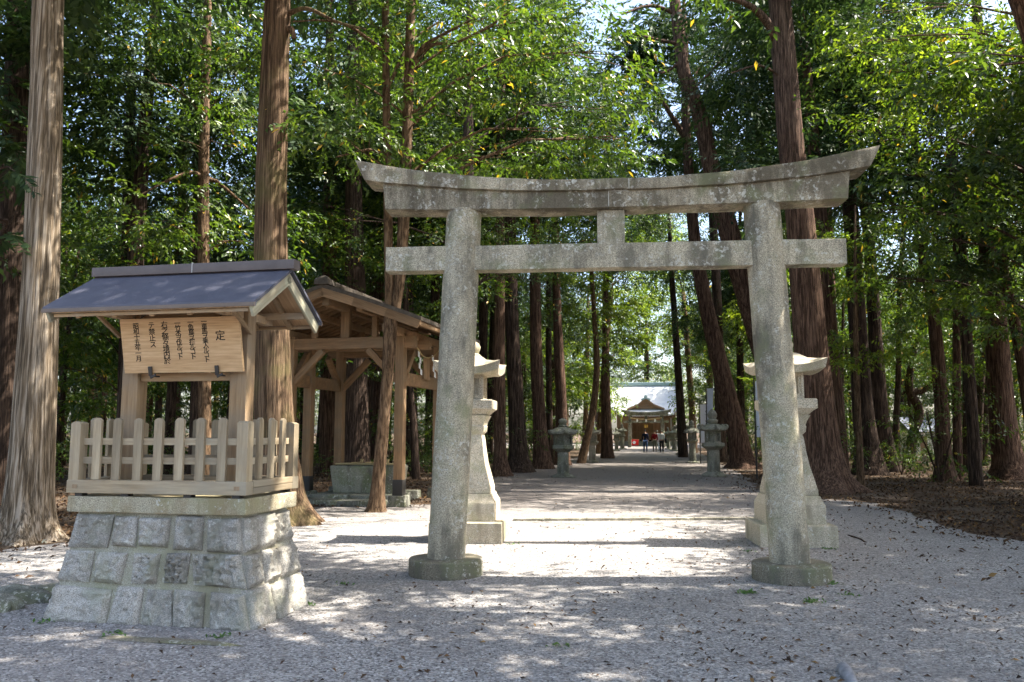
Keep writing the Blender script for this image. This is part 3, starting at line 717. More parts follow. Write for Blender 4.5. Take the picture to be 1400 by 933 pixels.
# ------------------------------------------------------------------ stone lanterns
def big_lantern(label, loc, rz):
    t = thing('stone_lantern', label, 'lantern', loc, rz, 'large pale lanterns behind the torii'); t.scale = (0.95, 0.95, 1)
    g = M['granite_pale']; Q = math.pi / 4 * 0
    def sq(name, prof, sub=6, lift=None, push=None, jit=0.004, sm=35, n=4):
        return lathe(name, t, prof, g, n=n, sub=sub, lift=lift, push=push, jit=jit, smooth=sm)
    # notched-corner base: a wide block with narrower cross blocks
    sq('base_slab', [(0.555, -0.02), (0.56, 0.005), (0.555, 0.29), (0.535, 0.305), (0.3, 0.308)])
    sq('base_block', [(0.43, 0.306), (0.435, 0.56), (0.425, 0.585), (0.39, 0.64), (0.375, 0.69), (0.34, 0.70)])
    sq('shaft', [(0.355, 0.70), (0.352, 0.79), (0.345, 0.80), (0.31, 0.95), (0.265, 1.12), (0.235, 1.30), (0.215, 1.48), (0.20, 1.56), (0.235, 1.60), (0.245, 1.68), (0.235, 1.69), (0.255, 1.75), (0.30, 1.84)])
    sq('platform', [(0.27, 1.838), (0.33, 1.90), (0.375, 1.93), (0.385, 1.94), (0.385, 2.06), (0.37, 2.075), (0.2, 2.08)])
    # fire box: four corner posts, panels with openings
    bm = bmesh.new(); bmesh.ops.create_cube(bm, size=1)
    for q in bm.verts: q.co = Vector((q.co.x * 0.47, q.co.y * 0.47, q.co.z * 0.40 + 2.275))
    side = [fc for fc in bm.faces if abs(fc.normal.z) < 0.5]
    bmesh.ops.inset_individual(bm, faces=side, thickness=0.055, depth=0); bmesh.ops.inset_individual(bm, faces=side, thickness=0.004, depth=-0.02)
    bmesh.ops.inset_individual(bm, faces=side, thickness=0.05, depth=0); bmesh.ops.inset_individual(bm, faces=side, thickness=0.003, depth=-0.10)
    put('fire_box', bm_mesh('fire_box', bm, g), t)
    # sweeping cap with upturned corners
    prof = [(0.24, 2.45), (0.43, 2.435), (0.465, 2.45), (0.48, 2.555), (0.39, 2.60), (0.29, 2.655), (0.19, 2.735), (0.15, 2.75)]
    lift = [0, 0.05, 0.07, 0.095, 0.05, 0.015, 0, 0]; push = [0, 0.05, 0.07, 0.09, 0.03, 0, 0, 0]
    sq('cap', prof, 12, lift, push)
    lathe('finial', t, [(0.15, 2.735), (0.165, 2.76), (0.12, 2.79), (0.145, 2.84), (0.155, 2.89), (0.13, 2.94), (0.06, 2.985), (0.012, 3.0)], g, n=20, smooth=60)
    return t
big_lantern('tall pale square stone lantern behind the left torii pillar, in full sun', (-0.63, 12.50, 0), R(-5))
big_lantern('tall stone lantern half hidden behind the right torii pillar', (4.03, 12.12, 0), R(-5))

def small_lantern(label, loc, rz, h, mat, style, group='lanterns lining the approach path'):
    """height about 2.0 before scaling"""
    t = thing('stone_lantern', label, 'lantern', loc, rz, group); k = h / 2.0
    S = lambda pr: [(r * k, z * k) for r, z in pr]
    L = lambda *a: [x * k for x in a]
    n = {0: 6, 1: 4, 2: 6, 3: 8}[style]
    if style == 0:
        lathe('base', t, S([(0.40, -0.02), (0.40, 0.03), (0.32, 0.07), (0.25, 0.12), (0.2, 0.13)]), mat, 6, jit=0.012, sub=3)
        lathe('column', t, S([(0.205, 0.12), (0.20, 0.3), (0.185, 0.6), (0.19, 0.86)]), mat, 18, smooth=60, jit=0.008)
        lathe('platform', t, S([(0.2, 0.85), (0.30, 0.93), (0.355, 0.97), (0.355, 1.08), (0.3, 1.09)]), mat, 6, sub=3, jit=0.01)
        hb, hw, ht = 1.09, 0.31, 0.34
        lathe('cap', t, S([(0.28, 1.43), (0.43, 1.44), (0.46, 1.47), (0.45, 1.53), (0.32, 1.60), (0.20, 1.68), (0.16, 1.70)]), mat, 6, sub=6, lift=L(0, .03, .05, .06, .02, 0, 0), push=[0, .03, .05, .06, 0, 0, 0], jit=0.012)
        lathe('finial', t, S([(0.14, 1.69), (0.17, 1.73), (0.11, 1.78), (0.14, 1.84), (0.155, 1.88), (0.12, 1.95), (0.03, 2.0)]), mat, 14, smooth=60)
    elif style == 1:
        lathe('base', t, S([(0.30, -0.02), (0.30, 0.08), (0.25, 0.11)]), mat, 4, jit=0.01, sub=3)
        lathe('column', t, S([(0.17, 0.10), (0.15, 0.4), (0.145, 0.84)]), mat, 4, sub=3, jit=0.006)
        lathe('platform', t, S([(0.16, 0.83), (0.26, 0.92), (0.28, 0.95), (0.28, 1.03), (0.22, 1.04)]), mat, 4, sub=3, jit=0.006)
        hb, hw, ht = 1.04, 0.22, 0.32
        lathe('cap', t, S([(0.2, 1.36), (0.36, 1.37), (0.38, 1.40), (0.37, 1.45), (0.26, 1.52), (0.14, 1.62), (0.10, 1.64)]), mat, 4, sub=8, lift=L(0, .04, .06, .08, .03, 0, 0), push=[0, .04, .06, .08, 0, 0, 0], jit=0.008)
        lathe('finial', t, S([(0.11, 1.63), (0.14, 1.67), (0.08, 1.72), (0.12, 1.80), (0.13, 1.86), (0.09, 1.94), (0.02, 2.0)]), mat, 14, smooth=60)
    elif style == 2:
        lathe('base', t, S([(0.34, -0.02), (0.35, 0.05), (0.30, 0.09), (0.22, 0.15)]), mat, 16, jit=0.01, smooth=60)
        lathe('column', t, S([(0.19, 0.14), (0.18, 0.4), (0.175, 0.8)]), mat, 16, smooth=60, jit=0.008)
        lathe('platform', t, S([(0.18, 0.79), (0.29, 0.88), (0.31, 0.9), (0.31, 0.99), (0.24, 1.0)]), mat, 6, sub=3, jit=0.006)
        hb, hw, ht = 1.0, 0.215, 0.34
        lathe('cap', t, S([(0.2, 1.34), (0.34, 1.35), (0.37, 1.38), (0.36, 1.43), (0.27, 1.48), (0.15, 1.55), (0.11, 1.56)]), mat, 6, sub=6, lift=L(0, .02, .04, .06, .02, 0, 0), push=[0, .06, .09, .1, .03, 0, 0], jit=0.008)
        for a in range(6):
            an = (a + 0.5) * math.pi / 3; d = Vector((math.cos(an), math.sin(an), 0))
            pts = [(d * (0.40 + 0.055 * math.cos(q)) + Vector((0, 0, 1.47 + 0.055 * math.sin(q)))) * k for q in np.linspace(-2.4, 2.2, 9)]
            v, f = tube_geo(pts, [0.03 * k] * 9, 6); put('scroll', mesh('scroll', v, f, mat, 60), t)
        lathe('finial', t, S([(0.11, 1.55), (0.15, 1.60), (0.16, 1.66), (0.10, 1.70), (0.135, 1.78), (0.14, 1.84), (0.09, 1.93), (0.02, 2.0)]), mat, 14, smooth=60)
    else:
        lathe('base', t, S([(0.33, -0.02), (0.33, 0.06), (0.24, 0.1)]), mat, 8, jit=0.01)
        lathe('column', t, S([(0.18, 0.09), (0.15, 0.5), (0.16, 0.95)]), mat, 12, smooth=60, jit=0.008)
        lathe('platform', t, S([(0.16, 0.94), (0.27, 1.03), (0.27, 1.10), (0.22, 1.11)]), mat, 8, jit=0.006)
        hb, hw, ht = 1.11, 0.20, 0.28
        lathe('cap', t, S([(0.2, 1.39), (0.38, 1.40), (0.37, 1.46), (0.22, 1.58), (0.1, 1.66)]), mat, 8, sub=4, lift=L(0, .03, .04, .02, 0), jit=0.008)
        lathe('finial', t, S([(0.1, 1.65), (0.12, 1.72), (0.07, 1.76), (0.11, 1.84), (0.08, 1.93), (0.02, 2.0)]), mat, 12, smooth=60)
    bm = bmesh.new(); v, f = loft([pring(n, hw * k, hb * k), pring(n, hw * k, (hb + ht) * k)])
    vs = [bm.verts.new(p) for p in v]; [bm.faces.new([vs[i] for i in q]) for q in f]; bmesh.ops.recalc_face_normals(bm, faces=bm.faces)
    side = [fc for fc in bm.faces if abs(fc.normal.z) < 0.5]
    bmesh.ops.inset_individual(bm, faces=side, thickness=0.07 * k, depth=0); bmesh.ops.inset_individual(bm, faces=side, thickness=0.004, depth=-0.09 * k)
    put('fire_box', bm_mesh('fire_box', bm, mat), t)
    return t
def at(px, py, dx=0): p = G(px, py); p.z = 0; return p
WIDE = R(-9.5)
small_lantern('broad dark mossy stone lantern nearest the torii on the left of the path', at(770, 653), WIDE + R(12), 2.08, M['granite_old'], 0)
small_lantern('slim sunlit buff stone lantern with pale cap, second along the left of the path', at(810, 633), WIDE, 2.15, M['granite_mid'], 1)
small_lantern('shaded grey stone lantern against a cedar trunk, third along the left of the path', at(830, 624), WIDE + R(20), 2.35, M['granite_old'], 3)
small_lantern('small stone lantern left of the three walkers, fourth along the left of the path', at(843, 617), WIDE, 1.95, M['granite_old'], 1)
small_lantern('pale-capped stone lantern before the inner torii, fifth along the left of the path', at(851, 614.5), WIDE, 2.35, M['granite_mid'], 3)
small_lantern('stone lantern with curled cap corners nearest the torii on the right of the path', at(976, 652), WIDE + R(8), 2.42, M['granite_mid'], 2)
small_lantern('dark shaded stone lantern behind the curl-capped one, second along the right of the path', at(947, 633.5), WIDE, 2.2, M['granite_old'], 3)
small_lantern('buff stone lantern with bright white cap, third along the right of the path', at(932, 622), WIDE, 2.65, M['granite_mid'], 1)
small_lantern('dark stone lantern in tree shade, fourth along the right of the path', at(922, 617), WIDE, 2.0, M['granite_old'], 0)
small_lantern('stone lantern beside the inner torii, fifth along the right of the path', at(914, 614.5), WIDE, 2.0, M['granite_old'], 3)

# ------------------------------------------------------------------ banners beside the path
def banner(label, base, top_z, w, bot_z, text, rz=R(-9.5), lean=0.0, curl=0.05):
    t = thing('banner', label, 'banner', base, rz, 'white banners on poles beside the path')
    v, f = tube_geo([(0, 0, 0), (lean * 0.5, 0, top_z * 0.5), (lean, 0, top_z + 0.12)], [0.03, 0.027, 0.022], 8); put('pole', mesh('pole', v, f, M['iron'], 60), t)
    v, f = tube_geo([(lean, 0, top_z), (lean + w, 0, top_z)], [0.012, 0.012], 6); put('crossbar', mesh('crossbar', v, f, M['iron'], 60), t)
    nx, nz = 6, 20; v = []; f = []; th = 0.004
    for s in (0, 1):
        for k in range(nz + 1):
            for i in range(nx + 1):
                a = i / nx; b = k / nz; x = lean + 0.04 + (w - 0.06) * a * (1 - 0.12 * math.sin(b * 3)); z = top_z - (top_z - bot_z) * b
                v.append((x, curl * math.sin(4.2 * a + 2.5 * b) * (0.3 + b) + s * th, z))
    W = nx + 1; O = W * (nz + 1)
    for k in range(nz):
        for i in range(nx):
            q = k * W + i; f += [(q, q + 1, q + W + 1, q + W), (O + q, O + q + W, O + q + W + 1, O + q + 1)]
    cl_ = put('cloth', mesh('cloth', v, f, M['cloth_white'], 60), t)
    for (fx, size, z, n) in text:         # writing too small to read: upright columns of brush strokes
        gv_, gf_ = [], []
        for q in range(n):
            zc = top_z - z - q * size * 1.18
            for _ in range(7):
                horiz = random.random() < 0.55; l_ = size * U(0.35, 0.85); th_ = size * 0.11
                ox, oz = U(-0.5, 0.5) * (size - l_) if horiz else U(-0.4, 0.4) * size, U(-0.42, 0.42) * size if horiz else U(-0.5, 0.5) * (size - l_)
                hw_, hh_ = (l_ / 2, th_ / 2) if horiz else (th_ / 2, l_ / 2); b_ = len(gv_); x_ = lean + w * fx + ox; a_ = fx; zb = (top_z - zc) / (top_z - bot_z)
                y_ = curl * math.sin(4.2 * a_ + 2.5 * zb) * (0.3 + zb) - 0.006
                gv_ += [(x_ - hw_, y_, zc + oz - hh_), (x_ + hw_, y_, zc + oz - hh_), (x_ + hw_, y_, zc + oz + hh_), (x_ - hw_, y_, zc + oz + hh_)]; gf_.append((b_, b_ + 1, b_ + 2, b_ + 3))
        put('lettering', mesh('lettering', gv_, gf_, M['navy']), cl_)
    return t
banner('tall white banner with dark vertical writing beside the leaning cedar, half behind the right pillar', at(1035, 655), 3.35, 0.62, 1.42, [(0.36, 0.10, 0.95, 9), (0.72, 0.15, 0.62, 8)], curl=0.03)
banner('narrow furled white banner rising behind the curl-capped lantern', at(968, 640), 3.55, 0.34, 1.75, [])
banner('white banner hanging between the dark lantern and the curl-capped lantern', at(958, 634), 3.0, 0.7, 1.0, [(0.5, 0.14, 0.35, 9)])

# ------------------------------------------------------------------ inner torii and shrine hall
AX = R(-9.4)
it = thing('inner_torii', 'plain grey stone torii standing close before the shrine hall', 'gate', at(884, 612), AX)
for s in (-1, 1):
    v, f = tube_geo([(s * 1.72, 0, 0), (s * 1.66, 0, 1.5), (s * 1.60, 0, 3.25)], [0.19, 0.18, 0.17], 20); put('pillar', mesh('pillar', v, f, M['granite_old'], 60), it)
kb_ = lambda x: 3.42 + 0.16 * (abs(x) / 2.5) ** 2.4; kt_ = lambda x: 3.62 + 0.30 * (abs(x) / 2.5) ** 2.4
put('upper_lintel', beam_me('upper_lintel', -2.5, 2.5, 0.26, kb_, kt_, M['granite_old'], 24, 0.08, 0.08), it)
put('lower_lintel', beam_me('lower_lintel', -2.25, 2.25, 0.20, lambda x: 3.22 + 0.03 * abs(x) / 2, lambda x: kb_(x) + 0.003, M['granite_old'], 20), it)
put('tie_beam', beam_me('tie_beam', -2.3, 2.3, 0.12, lambda x: 2.5, lambda x: 2.74, M['granite_old'], 10), it)
put('strut', beam_me('strut', -0.14, 0.14, 0.10, lambda x: 2.735, lambda x: 3.23, M['granite_old'], 3), it)
v, f = tube_geo([Vector((-1.6 + 0.32 * i, -0.24, 3.02 - 0.16 * math.sin(math.pi * i / 10))) for i in range(11)], [0.05] * 11, 8); put('straw_rope', mesh('straw_rope', v, f, M['rope'], 60), it)
for x in (-0.9, 0, 0.9):
    box('paper_streamer', it, (0.16, 0.01, 0.3), (x, -0.26, 2.6), M['paper'], bev=0)

M['hallwood'] = timber('hall_timber', (0.34, 0.20, 0.11), (0.48, 0.31, 0.18), 'Z')
hall = thing('shrine_hall', 'wooden shrine hall with broad pale roof at the end of the path', 'building', at(884, 612) + Vector((1.55, 9.5, 0)), AX)
def hb_(name, size, loc, mat, **k): return box(name, hall, size, loc, mat, **k)
hb_('stone_base', (7.2, 7, 0.5), (0, 3, 0), M['granite_mid'], bev=0.03)
for i in range(3): hb_('step', (4.6, 0.42, 0.16 * (3 - i)), (0, -0.75 - 0.4 * i, 0), M['granite_mid'], bev=0.01)
xs = [-3.2, -2.4, -1.65, 1.65, 2.4, 3.2]
for x in xs:
    hb_('post', (0.26, 0.26, 3.2), (x, 0, 0.5), M['pavZ'], bev=0.02)
for x in (-1.9, 1.9):
    hb_('porch_post', (0.24, 0.24, 3.0), (x, -1.9, 0.05), M['pavZ'], bev=0.02)
for a, b in zip(xs[:-1], xs[1:]):
    w = b - a - 0.27; n = 3 if w < 2 else 6
    for i in range(n):
        if abs(a + b) > 0.1: hb_('wall_panel', (w / n - 0.02, 0.06, 1.0), (a + 0.135 + w / n * (i + 0.5), 0.05, 0.75), M['hallwood'], bev=0.01)
        if abs(a + b) > 0.1: hb_('lattice_panel', (w / n - 0.03, 0.05, 1.35), (a + 0.135 + w / n * (i + 0.5), 0.06, 1.8), M['plaster'] if i % 2 else M['pavX'], bev=0.01)
    if abs(a + b) > 0.1: bar('rail_beam', hall, (a, 0, 1.80), (b, 0, 1.80), 0.16, 0.12, M['pavX'])
    bar('head_beam', hall, (a, 0, 3.55), (b, 0, 3.55), 0.2, 0.3, M['pavX'])
hb_('inner_wall', (6.3, 0.1, 3.1), (0, 2.6, 0.5), M['hallwood'], bev=0)
for i in range(4):
    hb_('front_panel', (0.76, 0.05, 1.0), (-1.17 + 0.78 * i, 0.9, 0.55), M['hallwood'], bev=0.01)
    hb_('screen_panel', (0.76, 0.05, 0.95), (-1.17 + 0.78 * i, 0.9, 1.62), M['hallwood'] if i in (0, 3) else M['pavZ'], bev=0.01)
hb_('offering_rail', (3.2, 0.2, 0.18), (0, 0.6, 0.5), M['wall_dark'], bev=0.01)
bar('porch_beam', hall, (-2.5, -1.9, 3.15), (2.5, -1.9, 3.15), 0.22, 0.32, M['pavX'])
for x in (-0.12, 0.12): hb_('gilt_ornament', (0.16, 0.05, 0.34), (x, -1.2, 2.05), M['brass'], bev=0.01)
# main roof: curved front slope lofted from eave to ridge, and back slope
def slope(name, x, y0, z0, y1, z1, sag, mat, lift=0.25, th=0.16, nx=16, ny=10):
    v = []; f = []
    for s in (0, 1):
        for k in range(ny + 1):
            for i in range(nx + 1):
                a = -1 + 2 * i / nx; b = k / ny
                z = z0 + (z1 - z0) * b - sag * math.sin(math.pi * b) + lift * abs(a) ** 3 * (1 - b)
                v.append((x * a, y0 + (y1 - y0) * b, z - s * th))
    W = nx + 1; O = W * (ny + 1)
    for k in range(ny):
        for i in range(nx):
            q = k * W + i; f += [(q, q + 1, q + W + 1, q + W), (O + q, O + q + W, O + q + W + 1, O + q + 1)]
    for k in range(ny):
        for q, d in ((k * W, 1), (k * W + nx, -1)):
            f.append((q, q + W, O + q + W, O + q) if d > 0 else (q, O + q, O + q + W, q + W))
    for i in range(nx):
        f.append((i, O + i, O + i + 1, i + 1)); q = ny * W + i; f.append((q, q + 1, O + q + 1, O + q))
    return put(name, mesh(name, v, f, mat, 40), hall)
froof = slope('front_roof', 3.9, -1.5, 3.85, 3.0, 7.1, 0.35, M['copper'])
slope('back_roof', 3.9, 7.5, 3.85, 3.0, 7.1, 0.35, M['copper'])
proof = slope('porch_roof', 3.1, -3.1, 3.45, -0.2, 4.75, 0.12, M['copper'], 0.18)
for i in range(10):
    bar('eave_rafter', froof, (-3.49 + 0.775 * i, -1.4, 3.62), (-3.49 + 0.775 * i, 0.1, 4.0), 0.1, 0.12, M['pavY'])
for i in range(13):
    bar('porch_rafter', proof, (-2.9 + 0.483 * i, -3.0, 3.26), (-2.9 + 0.483 * i, -1.7, 3.72), 0.08, 0.10, M['pavY'])
hb_('ridge', (7.9, 0.5, 0.4), (0, 3.0, 7.0), M['copper_dark'], bev=0.08)
# triangular dormer gable on the porch roof
bm = bmesh.new(); tri = [(-1.75, 4.15), (1.75, 4.15), (0.9, 4.55), (0, 5.25), (-0.9, 4.55)]
a = [bm.verts.new((x, -1.55, z)) for x, z in tri]; b = [bm.verts.new((x, 0.9, z)) for x, z in tri]
bm.faces.new(a); bm.faces.new(b[::-1])
for i in range(5): bm.faces.new((a[(i + 1) % 5], a[i], b[i], b[(i + 1) % 5]))
gab = put('gable', bm_mesh('gable', bm, M['pavX']), hall)
for s in (-1, 1):
    for (xa, za, xb, zb) in ((0, 5.42, 0.9, 4.72), (0.9, 4.72, 2.1, 4.22)):
        bar('gable_edge', gab, (s * xa, -0.5, za), (s * xb, -0.5, zb), 2.4, 0.14, M['copper'])
        bar('gable_board', gab, (s * xa, -1.72, za - 0.02), (s * xb, -1.72, zb - 0.02), 0.06, 0.2, M['pavX'])
under(hb_('gable_ridge', (0.34, 2.6, 0.3), (0, -0.5, 5.38), M['copper_dark'], bev=0.05), gab)
for s in (-1, 1): bar('ridge_horn', gab, (0, -1.8, 5.5), (s * 0.55, -1.8, 5.25), 0.12, 0.2, M['copper_dark'])
# red cloth with a white flower crest hung before the offertory
rcl = thing('red_cloth', 'red cloth with white flower crest hung before the shrine hall', 'cloth', at(871.5, 612) + Vector((0.5, 5.6, 0)), AX)
ccl = box('cloth', rcl, (1.0, 0.03, 0.62), (0, 0, 0.12), M['cloth_red'], bev=0.004)
for a in range(5):
    an = a * 2 * math.pi / 5 + math.pi / 2
    lathe('crest_petal', ccl, [(0.078, 0), (0.078, 0.004)], M['paper'], 14, loc=(0.1 * math.cos(an), -0.018, 0.30 + 0.1 * math.sin(an))).rotation_euler = (math.pi / 2, 0, 0)
lathe('crest_petal', ccl, [(0.06, 0), (0.06, 0.006)], M['paper'], 14, loc=(0, -0.018, 0.30)).rotation_euler = (math.pi / 2, 0, 0)
for s in (-1, 1): bar('stand_leg', rcl, (s * 0.5, 0.03, 0), (s * 0.5, 0.03, 0.8), 0.05, 0.05, M['pavZ'])
bar('stand_rail', rcl, (-0.55, 0.03, 0.79), (0.55, 0.03, 0.79), 0.05, 0.05, M['pavX'])

# ------------------------------------------------------------------ far hut in the clearing on the right
hut = thing('far_hut', 'small pale hut with blue-grey roof beyond the trees on the right', 'hut', P(1236, 590, 62) * Vector((1, 1, 0)) if False else Vector((29.6, 60, 0)), R(8))
hut.scale = (.62, .62, .72)
box('wall', hut, (4.2, 3.4, 2.3), (0, 0, 0), M['plaster'], bev=0.02)
box('door', hut, (0.9, 0.06, 1.8), (-0.6, -1.72, 0), M['pavZ'], bev=0.01)
w_ = box('window', hut, (0.9, 0.06, 0.8), (0.95, -1.72, 1.0), M['wall_dark'], bev=0.01)
for s in (-1, 1):
    bar('roof_slope', hut, (0, s * 2.3, 2.25), (0, -s * 0.05, 3.7), 5.2, 0.12, M['tile_blue'], up=(0, 0, 1))
# ------------------------------------------------------------------ people walking towards the hall (seen from behind)
def skin_me(name, joints, edges, mat, sub=2):
    me = bpy.data.meshes.new(name); me.from_pydata([j[:3] for j in joints], edges, []); me.update()
    o = bpy.data.objects.new(name, me); COL.objects.link(o)
    o.modifiers.new('s', 'SKIN'); md = o.modifiers.new('d', 'SUBSURF'); md.levels = sub; md.render_levels = sub
    if not me.skin_vertices: me.skin_vertices.new()
    for i, j in enumerate(joints):
        r = j[3]; me.skin_vertices[0].data[i].radius = r if hasattr(r, '__len__') else (r, r)
    me.skin_vertices[0].data[0].use_root = True
    out = bpy.data.meshes.new_from_object(o.evaluated_get(bpy.context.evaluated_depsgraph_get()))
    bpy.data.objects.remove(o); out.materials.clear(); out.materials.append(mat); shade(out, 179); return out
def person(label, loc, rz, h, top, legs, step=0.16, arm_in=0.0, bag=None, hood=None, long=0.0):
    t = thing('person', label, 'person', loc, rz, 'people walking up the path'); k = h / 1.70
    J = lambda *a: [(x * k, y * k, z * k, (tuple(q * k for q in r) if hasattr(r, '__len__') else r * k)) for x, y, z, r in a]
    # y+ is the way they walk
    body = J((0, 0, 0.93, (0.15, 0.105)), (0, 0, 1.15, (0.13, 0.095)), (0, 0.0, 1.36, (0.15, 0.095)), (0, 0.0, 1.46, 0.055), (0, 0.01, 1.52, 0.05), (0, 0.02, 1.60, (0.075, 0.09)), (0, 0.02, 1.68, (0.06, 0.075)),
             (-0.17, 0, 1.38, 0.055), (-0.215, -0.03, 1.13, 0.042), (-0.21 + arm_in, 0.07, 0.90, 0.033), (-0.205 + arm_in, 0.10, 0.80, (0.022, 0.042)),
             (0.17, 0, 1.38, 0.055), (0.215, -0.03, 1.13, 0.042), (0.21, 0.03, 0.90, 0.033), (0.205, 0.05, 0.80, (0.022, 0.042)),
             (-0.09, 0, 0.86, 0.09), (-0.10, step * 0.5, 0.49, 0.06), (-0.105, step * 0.4, 0.10, 0.042), (-0.105, step * 0.4 + 0.13, 0.03, (0.038, 0.025)),
             (0.09, 0, 0.86, 0.09), (0.10, -step * 0.2, 0.49, 0.06), (0.105, -step * 0.9, 0.12, 0.042), (0.105, -step * 0.9 + 0.12, 0.035, (0.038, 0.025)))
    ed = [(0, 1), (1, 2), (2, 3), (3, 4), (4, 5), (5, 6), (2, 7), (7, 8), (8, 9), (9, 10), (2, 11), (11, 12), (12, 13), (13, 14), (0, 15), (15, 16), (16, 17), (17, 18), (0, 19), (19, 20), (20, 21), (21, 22)]
    put('body', skin_me('body', body, ed, M['skin']), t)
    grow = lambda a, d: [(x, y, z, (tuple(q + d for q in r) if hasattr(r, '__len__') else r + d)) for x, y, z, r in a]
    sh_ = [body[0][:2] + ((0.93 - long) * k,) + ((0.165 * k, 0.125 * k),), body[1], body[2], (0, 0, 1.44 * k, 0.075 * k), body[7], body[8], body[9], body[11], body[12], body[13]]
    put('jacket', skin_me('jacket', grow(sh_, 0.018), [(0, 1), (1, 2), (2, 3), (2, 4), (4, 5), (5, 6), (2, 7), (7, 8), (8, 9)], M[top]), t)
    tr = [body[0], body[15], body[16], body[17][:2] + (0.06 * k, 0.045 * k), body[19], body[20], body[21][:2] + (0.08 * k, 0.045 * k)]
    put('trousers', skin_me('trousers', grow(tr, 0.016), [(0, 1), (1, 2), (2, 3), (0, 4), (4, 5), (5, 6)], M[legs]), t)
    put('hair', skin_me('hair', J((0, -0.005, 1.58, (0.085, 0.085)), (0, 0.0, 1.65, (0.088, 0.098)), (0, 0.01, 1.70, 0.05)), [(0, 1), (1, 2)], M['hair'] if not hood else M[hood]), t)
    for i in (18, 22):
        p = body[i]; q = body[i - 1]
        put('shoe', skin_me('shoe', [(q[0], q[1] - 0.03 * k, 0.04 * k, 0.045 * k), (p[0], p[1], 0.03 * k, (0.048 * k, 0.032 * k))], [(0, 1)], M['black'], 1), t)
    if bag:
        b = box('shoulder_bag', None, (0.16 * k, 0.34 * k, 0.36 * k), (0, 0, 0), M['black'], bev=0.04)
        b.location = Vector(loc) + Matrix.Rotation(rz, 3, 'Z') @ Vector((0.32 * k, 0, 0.72 * k)); b.rotation_euler = (0, 0, rz)
        v, f = tube_geo([(0.02, -0.12 * k, 0.34 * k), (-0.12 * k, -0.08, 0.72 * k), (-0.12 * k, 0.08, 0.72 * k), (0.02, 0.12 * k, 0.34 * k)], [0.015] * 4, 6)
        put('strap', mesh('strap', v, f, M['black'], 60), b); tag(b, 'black bag slung from the shoulder of the walker in pale grey', 'bag')
    return t
person('person in dark navy jacket and jeans walking away up the path', at(882.5, 618.6), AX, 1.74, 'navy', 'jeans', 0.14, long=0.10)
person('person in dark red top and khaki trousers walking beside the navy jacket', at(895.3, 618.0), AX, 1.70, 'red_top', 'olive', 0.10)
person('person in pale grey top and black trousers carrying a black bag', at(904.8, 618.9), AX, 1.70, 'grey_top', 'black', 0.12, bag=True)
person('person all in white ahead of the red top, nearly hidden', at(899.2, 616.2), AX, 1.72, 'paper', 'cloth_white', 0.12, hood='paper')

# ------------------------------------------------------------------ loose stones, kerb strip, slab, root
def rock_me(name, sx, sy, sz, mat, seed):
    bm = bmesh.new(); bmesh.ops.create_icosphere(bm, subdivisions=3, radius=1); o = Vector((seed * 3.1, seed * 1.7, seed))
    for q in bm.verts:
        n = q.co.normalized(); r = 1 + 0.28 * mnoise.noise(n * 1.6 + o) + 0.14 * mnoise.noise(n * 4 + o) + 0.05 * mnoise.noise(n * 10 + o)
        q.co = Vector((n.x * sx * r, n.y * sy * r, max(n.z * sz * r, -0.06)))
    return bm_mesh(name, bm, mat, 40)
for k, (px, py, sx, sy, sz, lab) in enumerate(((28, 822, 0.36, 0.18, 0.13, 'mossy edging rock at the far left edge of the gravel'), (68, 812, 0.28, 0.15, 0.10, 'low edging rock beside the plinth corner on its left'), (-20, 834, 0.32, 0.2, 0.14, 'edging rock cut off by the left frame edge'), (-75, 830, 0.3, 0.2, 0.12, 'edging rock left of the frame'), (105, 790, 0.2, 0.12, 0.07, 'small flat edging rock behind the plinth'), (52, 742, 0.15, 0.11, 0.08, 'grey rock at the foot of the pale trunk'))):
    if px < -50: continue
    p = at(px, py); tag(put('rock', rock_me('rock', sx, sy, sz, M['granite_old'], k + 2), None, p, (0, 0, U(-.4, .2))), lab, 'rock', 'edging rocks')
kerb = put('kerb', None, None, (0, 0, 0)); kerb['kind'] = 'structure'; kerb['label'] = 'flush stone edging strip crossing the path between the large lanterns'
A, B = at(702, 712.5), at(1046, 711.0); nK = 7
for i in range(nK):
    a, b = A.lerp(B, i / nK), A.lerp(B, (i + 0.985) / nK)
    bar('kerb_stone', kerb, (a.x, a.y, 0.05), (b.x, b.y, 0.05), 0.14, 0.12, M['granite_mid'], 0.012)
sl_ = put('stone_slab', rock_me('stone_slab', 0.6, 0.075, 0.012, M['granite_foot'], 41), None, at(235, 878) + Vector((0, 0, 0.006)), (0, 0, PYAW)); tag(sl_, 'flat mossy strip of stone sunk in gravel before the plinth', 'slab')
bp = at(1157, 922); pts = [bp + Vector(q) for q in ((0.02, 0.14, -0.05), (0.008, 0.07, 0.008), (-0.012, 0.0, 0.03), (-0.03, -0.09, 0.03), (-0.04, -0.18, 0.01), (-0.05, -0.26, -0.04))]
v, f = tube_geo([Vector(q[:3]) for q in spline(pts, 4)], list(np.interp(np.linspace(0, 5, 21), range(6), [0.03, 0.042, 0.045, 0.045, 0.04, 0.03])), 10, ridges=0.12)
tag(put('tree_root', mesh('tree_root', v, f, M['root'], 60)), 'short grey root surfacing from the gravel at the bottom edge', 'root')
